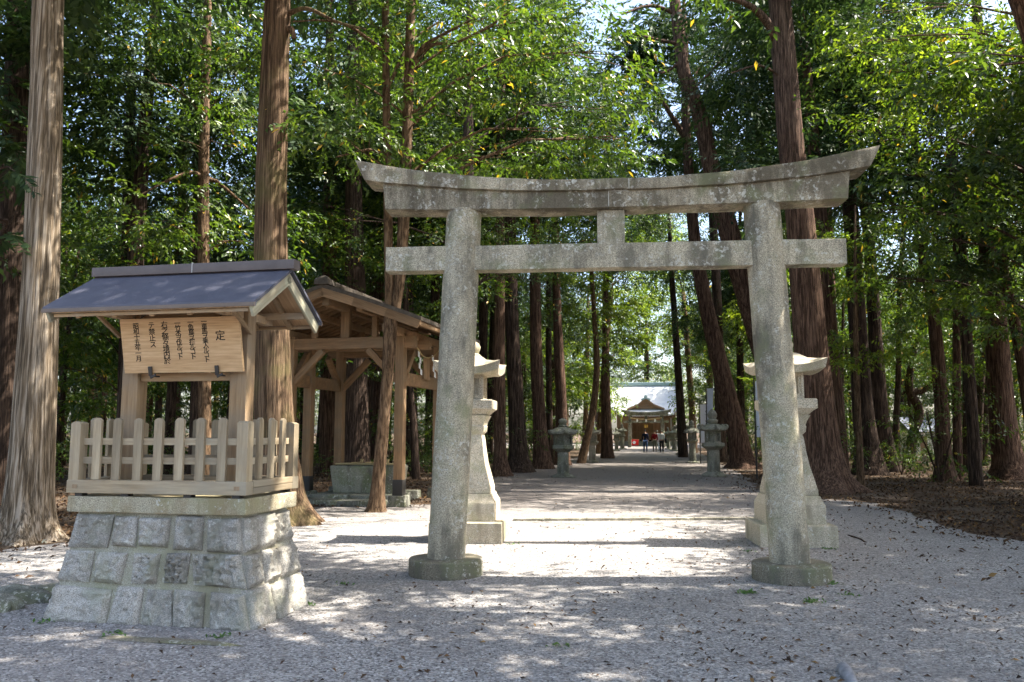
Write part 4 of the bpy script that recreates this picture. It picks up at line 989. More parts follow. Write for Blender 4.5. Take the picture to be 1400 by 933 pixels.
# ------------------------------------------------------------------ foliage
def fast_mesh(name, V, F, mat, tone=None):
    """V (n,3) float, F (m,3) int triangles"""
    me = bpy.data.meshes.new(name); n, m = len(V), len(F)
    me.vertices.add(n); me.vertices.foreach_set('co', np.ascontiguousarray(V, dtype=np.float32).ravel())
    me.loops.add(m * 3); me.loops.foreach_set('vertex_index', np.ascontiguousarray(F, dtype=np.int32).ravel())
    me.polygons.add(m); me.polygons.foreach_set('loop_start', np.arange(0, m * 3, 3, dtype=np.int32))
    try: me.polygons.foreach_set('loop_total', np.full(m, 3, dtype=np.int32))
    except Exception: pass
    me.update(calc_edges=True); me.materials.append(mat)
    if tone is not None:
        a = me.attributes.new('tone', 'FLOAT', 'POINT'); a.data.foreach_set('value', np.ascontiguousarray(tone, dtype=np.float32))
    return me
def leaf_verts(L, W, fold=0.25, curl=0.2):
    # base, right, tip, left : folded along the midrib, tip drooping
    return np.array([(0, 0, 0), (0.45 * L, -W / 2, fold * W * 0.5), (L, 0, -curl * L), (0.45 * L, W / 2, fold * W * 0.5)]), np.array([(0, 1, 2), (0, 2, 3)])
def rot(yaw, pitch, roll):
    cy_, sy_, cp, sp, cr, sr = np.cos(yaw), np.sin(yaw), np.cos(pitch), np.sin(pitch), np.cos(roll), np.sin(roll)
    o = np.zeros(np.shape(yaw) + (3, 3))
    o[..., 0, 0] = cy_ * cp; o[..., 0, 1] = cy_ * sp * sr - sy_ * cr; o[..., 0, 2] = cy_ * sp * cr + sy_ * sr
    o[..., 1, 0] = sy_ * cp; o[..., 1, 1] = sy_ * sp * sr + cy_ * cr; o[..., 1, 2] = sy_ * sp * cr - cy_ * sr
    o[..., 2, 0] = -sp; o[..., 2, 1] = cp * sr; o[..., 2, 2] = cp * cr
    return o
def spray_broad(r, nl=15, L=0.105, W=0.042, span=0.55):
    V, F, T = [], [], []
    for i in range(nl):
        t = (i + 0.5) / nl; side = 1 if i % 2 else -1
        fork = r.choice((-1, 0, 1)); ax = t * span
        base = np.array((ax, fork * 0.22 * t * span + r.normal(0, .012), -0.18 * t * t * span + r.normal(0, .012)))
        a, f = leaf_verts(L * r.uniform(.75, 1.15), W * r.uniform(.8, 1.15), r.uniform(.1, .5), r.uniform(.05, .35))
        m = rot(np.array(side * r.uniform(.35, 1.25) + fork * .4), np.array(r.uniform(-.1, .65)), np.array(r.normal(0, .45)))
        F.append(f + len(V) * 4); V.append(a @ m.T + base); T.append(np.full(4, r.uniform(0, 1)))
    return np.concatenate(V), np.concatenate(F), np.concatenate(T)
def spray_conifer(r, n=26, span=0.75):
    V, F, T = [], [], []
    for i in range(n):
        t = (i + 0.3) / n; side = 1 if i % 2 else -1; ln = 0.30 * (1 - 0.62 * t) * r.uniform(.7, 1.2); w = r.uniform(.022, .042)
        b = np.array((t * span, 0, -0.26 * t * t * span)); an = side * r.uniform(.45, .95)
        d = np.array((math.cos(an), math.sin(an), -r.uniform(.05, .5))); q = np.array((-d[1], d[0], r.normal(0, .3)))
        V.append(np.array((b - q * w * .3, b + d * ln * .55 - q * w, b + d * ln, b + d * ln * .55 + q * w))); F.append(np.array([(0, 1, 2), (0, 2, 3)]) + 4 * i); T.append(np.full(4, r.uniform(0, 1)))
    return np.concatenate(V), np.concatenate(F), np.concatenate(T)
_r = np.random.default_rng(5)
SPR = {'broad': [spray_broad(_r) for _ in range(6)], 'big': [spray_broad(_r, 12, 0.17, 0.075, 0.7) for _ in range(5)], 'conifer': [spray_conifer(_r) for _ in range(5)],
       'small': [spray_broad(_r, 18, 0.085, 0.045, 0.5) for _ in range(5)], 'coarse': [spray_conifer(_r, 14, 1.1) for _ in range(4)]}
# patches of ground (photograph pixels) that the sun reaches; sprays whose shadow would fall there are left out of the crowns
LIT_PX = [[(655, 792), (700, 800), (800, 806), (900, 801), (1000, 776), (985, 745), (1015, 716), (960, 704), (880, 702), (760, 700), (690, 702), (640, 708), (590, 715), (400, 722), (395, 745), (470, 778), (560, 765)],
          [(590, 818), (640, 806), (725, 822), (735, 846), (660, 852), (600, 840)], [(350, 880), (420, 850), (470, 862), (440, 900), (370, 905)], [(690, 872), (745, 860), (765, 874), (720, 888)], [(770, 873), (800, 866), (815, 878), (785, 886)],
          [(500, 915), (590, 895), (610, 915), (560, 931)], [(400, 822), (470, 815), (500, 830), (430, 842)], [(470, 862), (520, 852), (540, 866), (490, 874)], [(640, 905), (690, 900), (700, 915), (660, 922)], [(330, 930), (400, 912), (440, 930)],
          [(0, 770), (60, 762), (100, 785), (60, 800), (0, 796)], [(0, 750), (50, 748), (70, 765), (0, 768)], [(1010, 705), (1040, 690), (1050, 715), (1015, 730)], [(985, 790), (1015, 785), (1010, 800)], [(1210, 795), (1240, 790), (1260, 797), (1225, 802)], [(1050, 815), (1100, 808), (1110, 820), (1070, 826)],
          [(1340, 770), (1400, 765), (1400, 778), (1350, 780)]]
LIT = [[tuple(G(*q)[:2]) for q in poly] for poly in LIT_PX]
LITBB = [(min(p[0] for p in q), max(p[0] for p in q), min(p[1] for p in q), max(p[1] for p in q)) for q in LIT]
SUNXY = np.array((SUN.x / SUN.z, SUN.y / SUN.z))
def keep_mask(pos, margin=0.0):
    """drop sprays that would shade a lit patch; also open small irregular gaps"""
    k = np.ones(len(pos), bool); g = pos[:, :2] - pos[:, 2:3] * SUNXY
    for poly, bb in zip(LIT, LITBB):
        w = np.where((g[:, 0] > bb[0] - .4) & (g[:, 0] < bb[1] + .4) & (g[:, 1] > bb[2] - .4) & (g[:, 1] < bb[3] + .4))[0]
        if len(w):
            x, y = g[w, 0], g[w, 1]; hit = in_poly_np(x, y, poly)
            for dx, dy in ((.3, 0), (-.3, 0), (0, .3), (0, -.3)): hit |= in_poly_np(x + dx, y + dy, poly)
            k[w[hit & ((len(pos) == 1) | (np.abs(np.sin(x * 127.1 + y * 311.7) * 43758.5453) % 1 > .012))]] = False
    # the sunny left flank: the plinth's right face, the pale lantern, the pale trunk
    for (c, r, z) in SUNNY:
        q = np.array(c[:2]) - np.array((c[2] * SUNXY[0], c[2] * SUNXY[1]))
        k &= ~(((g - q) ** 2).sum(1) < r * r)
    return k
SUNNY = [((-1.9, 7.4, 0.5), 0.75, 0), ((-2.0, 7.6, 1.0), 0.75, 0), ((-2.1, 7.5, 1.5), 0.7, 0), ((-0.4, 12.5, 0.5), 0.9, 0), ((-0.4, 12.5, 1.3), 0.9, 0), ((-0.4, 12.5, 2.2), 0.9, 0), ((-0.3, 12.5, 2.8), 0.8, 0), ((-6.9, 12.2, 2.0), 0.35, 0), ((-6.8, 12.3, 4.2), 0.4, 0), ((-2.55, 7.3, 3.0), 0.16, 0), ((-3.75, 7.5, 2.9), 0.14, 0), ((-2.35, 7.25, 2.9), 0.14, 0)]
NLEAF = [0]
def crown_me(name, blobs, kind, mat, dens, origin=(0, 0, 0), seed=0, shell=0.45, scale=(0.8, 1.3), gaps=True, droop=0.25):
    """blobs: (centre, radii) in world; dens: sprays per cubic metre; result is relative to origin"""
    r = np.random.default_rng(1000 + seed); pos, yaw = [], []
    for c, rad in blobs:
        rad = np.array(rad, float); n = max(6, int(dens * 4.19 * rad.prod()))
        u = r.normal(size=(n, 3)); u /= np.linalg.norm(u, axis=1)[:, None]; s = r.uniform(0, 1, n) ** (1 / 3); s = shell * (0.55 + 0.45 * s) + (1 - shell) * s
        lump = 1 + 0.22 * np.sin(u[:, 0] * 5 + seed) * np.cos(u[:, 1] * 4 + 2 * seed) + 0.15 * np.sin(u[:, 2] * 7 + u[:, 0] * 6 + seed)
        nc = max(2, n // 9); ci = r.integers(0, nc, n)
        q = np.array(c) + u[:nc] * rad * (s * lump)[:nc, None]
        sp = np.clip(rad.mean() * .26, .22, .6)
        p = q[ci] + r.normal(size=(n, 3)) * np.array((sp, sp, sp * .28)); u = (p - q[ci]) + (q[ci] - np.array(c)) * .35
        pos.append(p); yaw.append(np.arctan2(u[:, 1], u[:, 0]) + r.normal(0, .7, n))
    pos = np.concatenate(pos); yaw = np.concatenate(yaw)
    k = (pos[:, 2] > 0.25)
    if gaps: k &= keep_mask(pos)
    pos, yaw = pos[k], yaw[k]; n = len(pos)
    which = r.integers(0, len(SPR[kind]), n); m = rot(yaw, r.normal(droop, .35, n), r.normal(0, .4, n)); s = r.uniform(*scale, n)
    VV, FF, TT = [], [], []; base = 0; tn = r.uniform(-.25, .25, n)
    for w in range(len(SPR[kind])):
        i = np.where(which == w)[0]
        if not len(i): continue
        V, F, T = SPR[kind][w]
        v = np.einsum('nij,kj->nki', m[i], V) * s[i][:, None, None] + pos[i][:, None, :]
        f = F[None] + (base + np.arange(len(i)) * len(V))[:, None, None]
        VV.append(v.reshape(-1, 3)); FF.append(f.reshape(-1, 3)); TT.append(np.where(T[None] > 0.992, 1.0, np.clip(T[None] * 0.9 + tn[i][:, None], 0, 0.955)).ravel()); base += len(i) * len(V)
    V = np.concatenate(VV) - np.array(origin); F = np.concatenate(FF); NLEAF[0] += len(F)
    return fast_mesh(name, V, F, mat, np.concatenate(TT))
def add_branches(t, blobs, hub, mat, origin, seed, per=5, r0=0.012):
    """one branch from the stem to each clump, forking into thin twigs"""
    rr = random.Random(seed); o = Vector(origin); lit = lambda p: not keep_mask(np.array([tuple(p)]))[0]
    for c, rad in blobs:
        c = Vector(c); h = hub(c); L = (c - h).length; a = 0.007 * L + r0; v, f = [], []
        mid = h.lerp(c, .5) + Vector((rr.uniform(-.2, .2), rr.uniform(-.2, .2), 0.12 * L))
        if lit(c) or lit(mid): continue
        tube_geo([h, h.lerp(mid, .5) + Vector((0, 0, .03 * L)), mid, c], [a, a * .8, a * .6, a * .25], 6, v, f)
        for _ in range(per):
            s = mid.lerp(c, rr.uniform(-.2, 1)); e = c + Vector((rr.uniform(-1, 1) * rad[0], rr.uniform(-1, 1) * rad[1], rr.uniform(-.7, .9) * rad[2])) * .85
            if lit(e): continue
            tube_geo([s, s.lerp(e, .5) + Vector((0, 0, .05)), e], [a * .4, a * .28, a * .1], 4, v, f)
        put('branch', mesh('branch', [p - o for p in v], f, mat, 60), t)

# ------------------------------------------------------------------ trunks
TREES = []
def px_trunk(Y, pts, top=None, n=18, k=4, ridges=0.05, flare=0.0, dY=0.0, rooted=True):
    """trunk through photograph points (px, py, width px) at distance Y; extended up to height 'top'"""
    q = []
    for i, (px, py, w) in enumerate(pts):
        p = P(px, py, Y + dY * i); q.append((p.x, p.y, max(p.z, -0.05) if (i or not rooted) else -0.05, w / 2 / 1120 * p.y * 1.005))
    if top and q[-1][2] < top:
        a, b = np.array(q[-2]), np.array(q[-1]); d = (b - a)[:3]; d /= max(d[2], 1e-3); h = top - b[2]
        lean = np.array((d[0] * 0.6, d[1] * 0.6, 1))
        q.append(tuple(b[:3] + lean * h * .5) + (b[3] * .7,)); q.append(tuple(b[:3] + lean * h) + (b[3] * .3,))
    s = spline(q, k)
    rad = [max(x[3], 0.01) for x in s]; P3 = [Vector(x[:3]) for x in s]
    fl = [flare * max(0, 1 - p.z / 0.7) ** 2 for p in P3] if flare else None
    return P3, rad, tube_geo(P3, rad, n, ridges=ridges, flare=fl)
def tree(label, Y, pts, mat, top=16, n=18, k=4, ridges=0.05, flare=0.0, blobs=None, kind='conifer', leaf='leaf_conifer', dens=8, group=None, name='cypress_tree', branches=(), per=4, gaps=True, scale=(0.8, 1.3), crown=None, extra=()):
    P3, rad, (v, f) = px_trunk(Y, pts, top, n, k, ridges, flare)
    o = P3[0].copy(); o.z = 0
    t = thing(name, label, 'tree', o, 0, group)
    for ex in extra:
        _, _, (v2, f2) = px_trunk(Y, ex, top, max(8, n - 6), k, ridges, rooted=ex[0][1] > 600); b = len(v); v += v2; f += [tuple(i + b for i in q) for q in f2]
    tk = put('trunk', mesh('trunk', [p - o for p in v], f, mat, 179), t)
    for br in branches:
        q = [P(px, py, Y + dy) for px, py, w, dy in br]; rr = [w / 2 / 1120 * p.y for p, (_, _, w, _) in zip(q, br)]
        s = spline([(*p, r_) for p, r_ in zip(q, rr)], 4); vv, ff = tube_geo([Vector(x[:3]) for x in s], [max(x[3], .004) for x in s], 8, ridges=.08)
        put('branch', mesh('branch', [p - o for p in vv], ff, mat, 60), tk)
    if blobs:
        seed = len(TREES) + 1
        def hub(c):
            z = max(0.8, c.z - 0.6 - 0.25 * (Vector((c.x, c.y)) - Vector((o.x, o.y))).length); return min(P3, key=lambda p: abs(p.z - z)).copy()
        put('crown', crown_me('crown', blobs, kind, M[leaf], dens, o, seed, gaps=gaps, scale=scale), t)
        add_branches(tk, blobs, hub, mat, o, seed, per)
    if crown is not None: put('crown', crown[0], t, crown[1], (0, 0, U(0, 6.28)), crown[2])
    TREES.append(t); return t
def B(px, py, Y, rx, ry=None, depth=None):
    """clump of foliage: centre at a photograph point and distance, radii in photograph px (x, z) and metres (depth)"""
    p = P(px, py, Y); s = Y / 1120; ry = ry or rx
    return (tuple(p), (rx * s, depth if depth else rx * s, ry * s))

# shared high crowns (cypress tops, mostly above the picture)
def cone_blobs(h0, h1, r0, n, sd, hub=True):
    rr = random.Random(sd); out = []
    for i in range(n):
        t = (i + .5) / n; z = h0 + (h1 - h0) * t; R_ = r0 * (1 - .72 * t) + .35; a = i * 2.4 + rr.uniform(-.5, .5)
        d = R_ * rr.uniform(.35, .95)
        out.append(((math.cos(a) * d, math.sin(a) * d, z), (R_ * rr.uniform(.4, .65), R_ * rr.uniform(.4, .65), R_ * rr.uniform(.22, .36))))
    return out
CON = [crown_me('cypress_crown', cone_blobs(0, 12, 2.9, 26, k), 'coarse', M['leaf_conifer'], 8.5, (0, 0, 0), 50 + k, gaps=False, scale=(.9, 1.5)) for k in range(3)]
def round_blobs(h0, h1, r0, n, sd):
    rr = random.Random(sd); out = []
    for i in range(n):
        a = rr.uniform(0, 6.28); t = rr.random(); z = h0 + (h1 - h0) * t; R_ = r0 * (0.45 + 0.75 * math.sin(math.pi * min(1, .15 + .8 * t))) * rr.uniform(.3, 1)
        s = r0 * rr.uniform(.28, .5); out.append(((math.cos(a) * R_, math.sin(a) * R_, z), (s, s, s * rr.uniform(.45, .7))))
    return out
BRD = [crown_me('broadleaf_crown', round_blobs(2.2, 10, 3.1, 30, 20 + k), 'big', M['leaf_broad'], 5.4, (0, 0, 0), 70 + k, gaps=False, scale=(.8, 1.3)) for k in range(4)]
YNG = [crown_me('young_crown', round_blobs(2.5, 9, 2.6, 24, 40 + k), 'big', M['leaf_bright'], 6.0, (0, 0, 0), 80 + k, gaps=False, scale=(.7, 1.1)) for k in range(2)]
SHR = [crown_me('shrub_crown', round_blobs(.3, 2.4, 1.1, 12, 60 + k), 'broad', M['leaf_broad'], 26, (0, 0, 0), 90 + k, gaps=False) for k in range(3)]
# ------------------------------------------------------------------ named trees of the photograph
def con(z, s=1.0, k=0): return (CON[k % 3], (0, 0, z), (s, s, s))
tree('thick pale grey-brown trunk at the left edge beside the notice board', 12.31, [(30, 744, 86), (35, 722, 70), (39, 690, 61), (44, 620, 54), (48, 540, 51), (55, 400, 46), (60, 250, 44), (64, 100, 41), (66, 0, 40)], M['bark_pale'], 19, 40, 6, 0.06, 0.5, crown=con(9.5, 1.1, 0))
tree('dark trunk standing behind the pale trunk at the left edge', 19, [(8, 660, 52), (10, 560, 42), (14, 400, 38), (22, 140, 31), (26, 0, 28)], M['bark_dark'], 20, 18, 4, 0.05, 0.3, crown=con(11, 1.1, 1))
tree('tall straight reddish trunk rising behind the notice shelter roof', 14.63, [(391, 720, 84), (388, 700, 72), (384, 670, 63), (378, 610, 55), (373, 520, 50), (371, 400, 47), (371, 250, 43), (376, 100, 39), (380, 0, 36)], M['bark_red'], 20, 40, 6, 0.06, 0.45, crown=con(10.5, 1.1, 2),
     branches=[[(392, 20, 8, 0), (420, 12, 6, -.3), (460, 30, 4, -.6), (500, 40, 2, -1)], [(388, 45, 7, 0), (398, 40, 9, -.15), (402, 52, 5, -.2)]])
tree('slender brown trunk with leafy limbs behind the notice board', 21, [(281, 640, 20), (280, 560, 17), (278, 350, 16), (279, 200, 14), (283, 50, 12)], M['bark_smooth'], 15, 12, 4, 0.03, 0.2, name='broadleaf_tree', kind='big', leaf='leaf_broad', dens=9.5, scale=(.75, 1.1),
     blobs=[B(290, 190, 19.6, 78, 40), B(215, 300, 20.5, 110, 52), B(330, 90, 20.5, 95, 50), B(170, 110, 21.5, 90, 60), B(260, 20, 20.5, 110, 45), B(350, 330, 21, 70, 50), B(130, 400, 21.5, 80, 45), B(205, 410, 22, 80, 40)],
     branches=[[(279, 245, 8, 0), (262, 236, 6, -.3), (232, 246, 4, -.7), (190, 268, 2, -1)], [(278, 245, 8, 0), (295, 248, 6, .2), (320, 268, 4, .5), (345, 290, 2, 1)]], group=None)
tree('dark trunk seen between the posts under the notice board', 26, [(270, 650, 26), (271, 520, 19), (272, 300, 17), (272, 100, 14)], M['bark_dark'], 18, 12, 4, 0.04, 0.2, crown=con(11, 1, 0))
t5 = tree('slender smooth twin-stemmed tree leaning in front of the timber pavilion', 16.74, [(513, 704, 29), (515, 690, 22), (518, 650, 18), (524, 580, 16.5), (531, 500, 16), (537, 440, 15), (545, 395, 15), (549, 350, 15), (552, 300, 16), (556, 200, 15), (559, 100, 14), (562, 0, 13)], M['bark_smooth'], 12, 20, 5, 0.03, 0.25, name='broadleaf_tree', kind='big', leaf='leaf_broad', dens=13, scale=(.75, 1.1),
     extra=[[(527, 530, 12), (530, 470, 13), (532, 400, 13), (531, 330, 13), (530, 250, 12.5), (528, 120, 11), (527, 0, 10)]],
     blobs=[B(470, 190, 15.6, 95, 42), B(590, 150, 17.6, 85, 55), B(690, 100, 17, 95, 55), B(770, 175, 17.8, 95, 55), B(430, 90, 16.4, 75, 45), B(640, 30, 16.8, 120, 42), B(820, 70, 17.5, 75, 50), B(560, 235, 16.2, 70, 30), B(690, 215, 18.2, 85, 38), B(500, 30, 16.8, 80, 45), B(850, 190, 18.4, 55, 40), B(760, 20, 17, 80, 35)],
     branches=[[(529, 75, 7, 0), (505, 55, 6, -.2), (475, 35, 4, -.5), (440, 28, 3, -.8), (400, 30, 2, -1)], [(557, 110, 8, 0), (575, 68, 6, -.2), (610, 45, 4, -.4), (650, 25, 2, -.6)], [(556, 90, 7, 0), (590, 62, 5, -.3), (625, 58, 4, -.6), (680, 30, 2, -1)], [(529, 215, 6, 0), (505, 205, 4, -.2), (460, 215, 2.5, -.5)], [(531, 120, 6, 0), (560, 60, 4, .2), (600, 30, 2, .5)]])
tree('dark cedar trunk behind the timber pavilion', 27, [(488, 640, 40), (487, 560, 33), (486, 400, 29), (484, 280, 24), (483, 120, 20)], M['bark_dark'], 20, 16, 4, 0.05, 0.25, crown=con(10, 1.1, 1))
tree('thin dark leaning trunk seen right of the pavilion post', 28, [(569, 648, 13), (565, 580, 10), (560, 520, 9), (556, 440, 8), (550, 300, 7)], M['bark_dark'], 13, 8, 4, 0.03, crown=(BRD[0], (0, 0, 3.5), (.8, .8, .8)), name='broadleaf_tree')
tree('reddish cedar trunk just right of the left torii pillar', 30, [(686, 656, 27.9), (684, 620, 17.2), (683, 560, 15.6), (683, 450, 14.8), (684, 300, 13.1), (686, 100, 11.5)], M['bark_brown'], 21, 16, 4, 0.05, 0.3, crown=con(11.5, 1, 2))
tree('broad dark cedar trunk behind the broad mossy lantern', 33, [(711, 645, 39.2), (709, 620, 26.6), (707, 580, 23.1), (704, 520, 21.0), (700, 440, 18.9), (697, 300, 16.8), (695, 100, 14.0)], M['bark_dark'], 22, 18, 4, 0.06, 0.3, crown=con(11, 1.1, 0))
tree('cedar trunk right of the broad dark cedar along the path', 36, [(743, 634, 27.9), (739, 600, 20.5), (737, 560, 18.0), (733, 480, 16.4), (731, 300, 13.9)], M['bark_brown'], 20, 16, 4, 0.05, 0.3, crown=con(11, 1, 1))
tree('cedar trunk with light flecks behind the mossy lantern cap', 40, [(769, 626, 22.2), (768, 590, 16.3), (767, 540, 14.8), (764, 480, 13.3), (761, 400, 11.1), (758, 250, 9.6)], M['bark_brown'], 20, 16, 4, 0.05, 0.3, crown=con(12, 1, 2))
tree('thin trunk close beside the left torii pillar deep in the wood', 42, [(661, 640, 15), (660, 560, 13), (661, 400, 12), (662, 200, 10)], M['bark_dark'], 20, 10, 4, 0.04, crown=con(11, .9, 0))
tree('thin pale bowed stem left of the inner torii', 42, [(794, 627, 13), (801, 605, 10.5), (811, 560, 9.5), (816, 500, 8.5), (813, 440, 7), (810, 390, 6), (807, 330, 5)], M['bark_smooth'], 11, 10, 5, 0.03, name='broadleaf_tree', kind='big', leaf='leaf_bright', dens=8,
     blobs=[B(815, 440, 42, 40, 30), B(795, 395, 42, 42, 26), B(838, 400, 43, 42, 30), B(845, 470, 44, 34, 30), B(822, 345, 42, 45, 25), B(862, 430, 45, 30, 30)])
tree('slim cedar trunk standing left of the shrine roof', 50, [(830, 613, 17.8), (829, 580, 14.4), (828, 540, 12.8), (828, 500, 11.0), (828, 420, 9.3), (829, 300, 7.6)], M['bark_brown'], 20, 12, 4, 0.05, 0.2, crown=con(11, 1, 1))
tree('dark leaning cedar right of the path behind the tall banner', 36.5, [(1019, 644, 47.7), (1014, 625, 32.3), (1008, 595, 26.9), (997, 550, 24.6), (982, 490, 23.1), (968, 430, 20.8), (957, 375, 18.5), (949, 320, 16.2), (942, 240, 13.9), (938, 170, 12.3), (936, 60, 10.8)], M['bark_brown'], 22, 20, 4, 0.05, 0.3, crown=con(13, 1, 2),
     branches=[[(941, 195, 10, 0), (925, 170, 8, -.2), (905, 138, 6, -.5), (893, 120, 5, -.6)], [(937, 130, 4, 0), (960, 90, 3, .4), (1000, 70, 2, .8)]])
tree('bent cedar trunk leaning left over the torii lintel', 31, [(1082, 650, 54.0), (1074, 600, 36.0), (1056, 520, 31.5), (1038, 460, 30.6), (1020, 400, 29.7), (1005, 350, 28.8), (990, 290, 27.0), (974, 235, 24.3), (962, 180, 22.5), (948, 130, 19.8), (934, 96, 18.0), (926, 30, 16.2), (922, 0, 15.3)], M['bark_brown'], 19, 20, 4, 0.05, 0.3, crown=con(14, .9, 0),
     branches=[[(930, 60, 6, 0), (900, 55, 5, -.4), (860, 45, 3, -.8)], [(945, 125, 5, 0), (975, 95, 4, .3), (1005, 60, 2, .6)], [(930, 85, 4, 0), (905, 100, 3, -.3), (870, 90, 2, -.8)], [(926, 20, 6, 0), (890, 8, 5, -.3), (850, 20, 3, -.9)]])
tree('slim dark trunk right of the shrine roof', 52, [(934, 612, 14.4), (931, 570, 12.0), (928, 520, 10.4), (922, 430, 8.8), (918, 370, 7.2)], M['bark_dark'], 18, 10, 4, 0.04, crown=con(11, 1, 1))
tree('massive red-brown cedar behind the right torii pillar', 22.43, [(1130, 676, 90.2), (1127, 662, 77.3), (1124, 635, 62.6), (1120, 600, 54.3), (1113, 520, 46.9), (1106, 440, 43.2), (1098, 340, 39.6), (1090, 260, 36.8), (1082, 200, 35.0), (1074, 100, 33.1), (1066, 0, 31.3)], M['bark_brown'], 22, 40, 6, 0.06, 0.5, crown=con(13.5, 1.2, 1),
     branches=[[(1064, 60, 14, 0), (1048, 30, 12, -.3), (1025, 8, 9, -.6), (990, -5, 6, -1)], [(1075, 110, 4, 0), (1040, 90, 3, -.5), (1000, 100, 2, -1)]])
tree('dark cedar trunk right of the massive cedar', 31, [(1190, 642, 46.4), (1186, 610, 31.8), (1180, 560, 26.7), (1173, 450, 23.2), (1168, 370, 21.5), (1160, 250, 18.9), (1150, 150, 16.3), (1143, 60, 14.6), (1140, 0, 13.8)], M['bark_dark'], 21, 18, 4, 0.05, 0.3, crown=con(14, 1, 2))
tree('near-black cedar trunk paired behind the dark cedar', 33.5, [(1214, 634, 32.2), (1209, 605, 23.8), (1203, 560, 21.0), (1196, 450, 17.5), (1188, 330, 14.7), (1172, 200, 11.9), (1160, 100, 9.8), (1158, 0, 8.4)], M['bark_dark'], 21, 16, 4, 0.05, 0.3, crown=con(14, 1, 0))
tree('crooked thin dark tree bending in the right clearing', 42, [(1242, 622, 15), (1248, 595, 13), (1256, 572, 12), (1255, 556, 12), (1246, 540, 12), (1243, 520, 10), (1250, 480, 8), (1262, 440, 6)], M['bark_dark'], 9, 10, 5, 0.06, name='broadleaf_tree', crown=(BRD[1], (0.6, 0, 2.5), (.7, .7, .7)),
     branches=[[(1244, 538, 11, 0), (1262, 533, 10, -.1), (1276, 520, 9, -.2), (1286, 498, 7, -.3), (1300, 470, 4, -.3)]])
tree('thin straight dark stem left of the crooked tree', 38, [(1226, 628, 12), (1225, 580, 9), (1228, 520, 8), (1230, 400, 7), (1236, 300, 6)], M['bark_dark'], 12, 8, 4, 0.03, name='broadleaf_tree', crown=(BRD[2], (0, 0, 3.5), (.8, .8, .8)))
tree('slender red-brown trunk right of the crooked tree', 27.6, [(1292, 653, 32), (1290, 620, 21), (1287, 560, 18), (1281, 480, 17), (1272, 400, 15), (1262, 350, 14), (1255, 250, 12)], M['bark_brown'], 15, 14, 4, 0.04, 0.2, crown=con(9, .8, 1), extra=[[(1309, 648, 13), (1308, 520, 11), (1308, 400, 10), (1306, 200, 8)]])
tree('stout red-brown trunk near the right edge of the picture', 28.3, [(1390, 659, 68.6), (1382, 640, 45.8), (1375, 610, 37.0), (1368, 540, 31.7), (1362, 450, 28.2), (1355, 370, 26.4), (1350, 310, 24.6), (1345, 200, 22.0)], M['bark_brown'], 20, 20, 4, 0.05, 0.3, crown=con(10, 1.1, 2))
tree('leaning brown stem crossing the right edge of the picture', 26, [(1422, 662, 22), (1412, 600, 16), (1398, 500, 15), (1385, 430, 14), (1374, 380, 12), (1365, 300, 9)], M['bark_brown'], 10, 10, 4, 0.03, name='broadleaf_tree', crown=(BRD[3], (0, 0, 3), (.8, .8, .8)))
for k, (pts, lab) in enumerate((([(1322, 643, 11), (1321, 540, 9), (1320, 400, 8), (1318, 250, 6)], 'thin black stem left of three in the gap by the stout trunk'), ([(1335, 628, 12), (1340, 540, 10), (1347, 440, 8), (1350, 300, 6)], 'leaning thin black stem in the middle of the gap by the stout trunk'), ([(1344, 622, 10), (1349, 540, 9), (1354, 440, 7), (1358, 300, 6)], 'thin black stem nearest the stout trunk at right'))):
    tree(lab, 33 + 3 * k, pts, M['bark_dark'], 11, 8, 4, 0.03, name='broadleaf_tree', crown=(BRD[k], (0, 0, 3.2), (.75, .75, .8)))

# broadleaf mass hanging in from the right
tree('leafy evergreen whose bright sprays hang over the right end of the torii', 17.5, [(1500, 705, 40), (1492, 600, 30), (1480, 400, 26), (1470, 200, 22), (1462, 0, 18)], M['bark_smooth'], 11, 14, 4, 0.03, 0.2, name='broadleaf_tree', kind='big', leaf='leaf_bright', dens=12, gaps=False, scale=(.75, 1.1),
     blobs=[B(1230, 50, 18.6, 90, 36), B(1180, 100, 19, 60, 28), B(1310, 100, 18.4, 85, 48), B(1250, 135, 19, 80, 36), B(1360, 30, 18.4, 95, 45), B(1200, 20, 19.5, 60, 30), B(1170, 60, 20, 40, 24)])
tree('dense dark evergreen filling the upper right of the picture', 19, [(1460, 690, 44), (1450, 560, 32), (1440, 400, 28), (1425, 200, 22), (1415, 0, 18)], M['bark_dark'], 12, 14, 4, 0.03, 0.2, name='broadleaf_tree', kind='big', leaf='leaf_broad', dens=11.5, gaps=False, scale=(.75, 1.1),
     blobs=[B(1330, 210, 18.8, 90, 55), B(1240, 240, 19.2, 80, 45), B(1380, 310, 18.8, 75, 55), B(1270, 320, 19.5, 85, 45), B(1190, 290, 19.5, 55, 28), B(1330, 400, 19, 75, 35), B(1210, 380, 20.5, 60, 28), B(1390, 150, 18.5, 60, 60), B(1160, 180, 21, 45, 35), B(1290, 430, 20.5, 60, 25), B(1390, 430, 19, 50, 35)])
tree('evergreen hanging in at the left edge behind the pale trunk', 17, [(-60, 690, 40), (-55, 560, 30), (-50, 300, 25), (-48, 60, 20)], M['bark_dark'], 11, 12, 4, 0.03, 0.2, name='broadleaf_tree', kind='conifer', leaf='leaf_conifer', dens=12,
     blobs=[B(5, 225, 12.0, 34, 22), B(10, 300, 12.2, 30, 16), B(-10, 190, 17, 50, 40), B(20, 110, 18, 60, 60), B(0, 30, 17, 60, 40), B(90, 60, 19, 60, 50)])
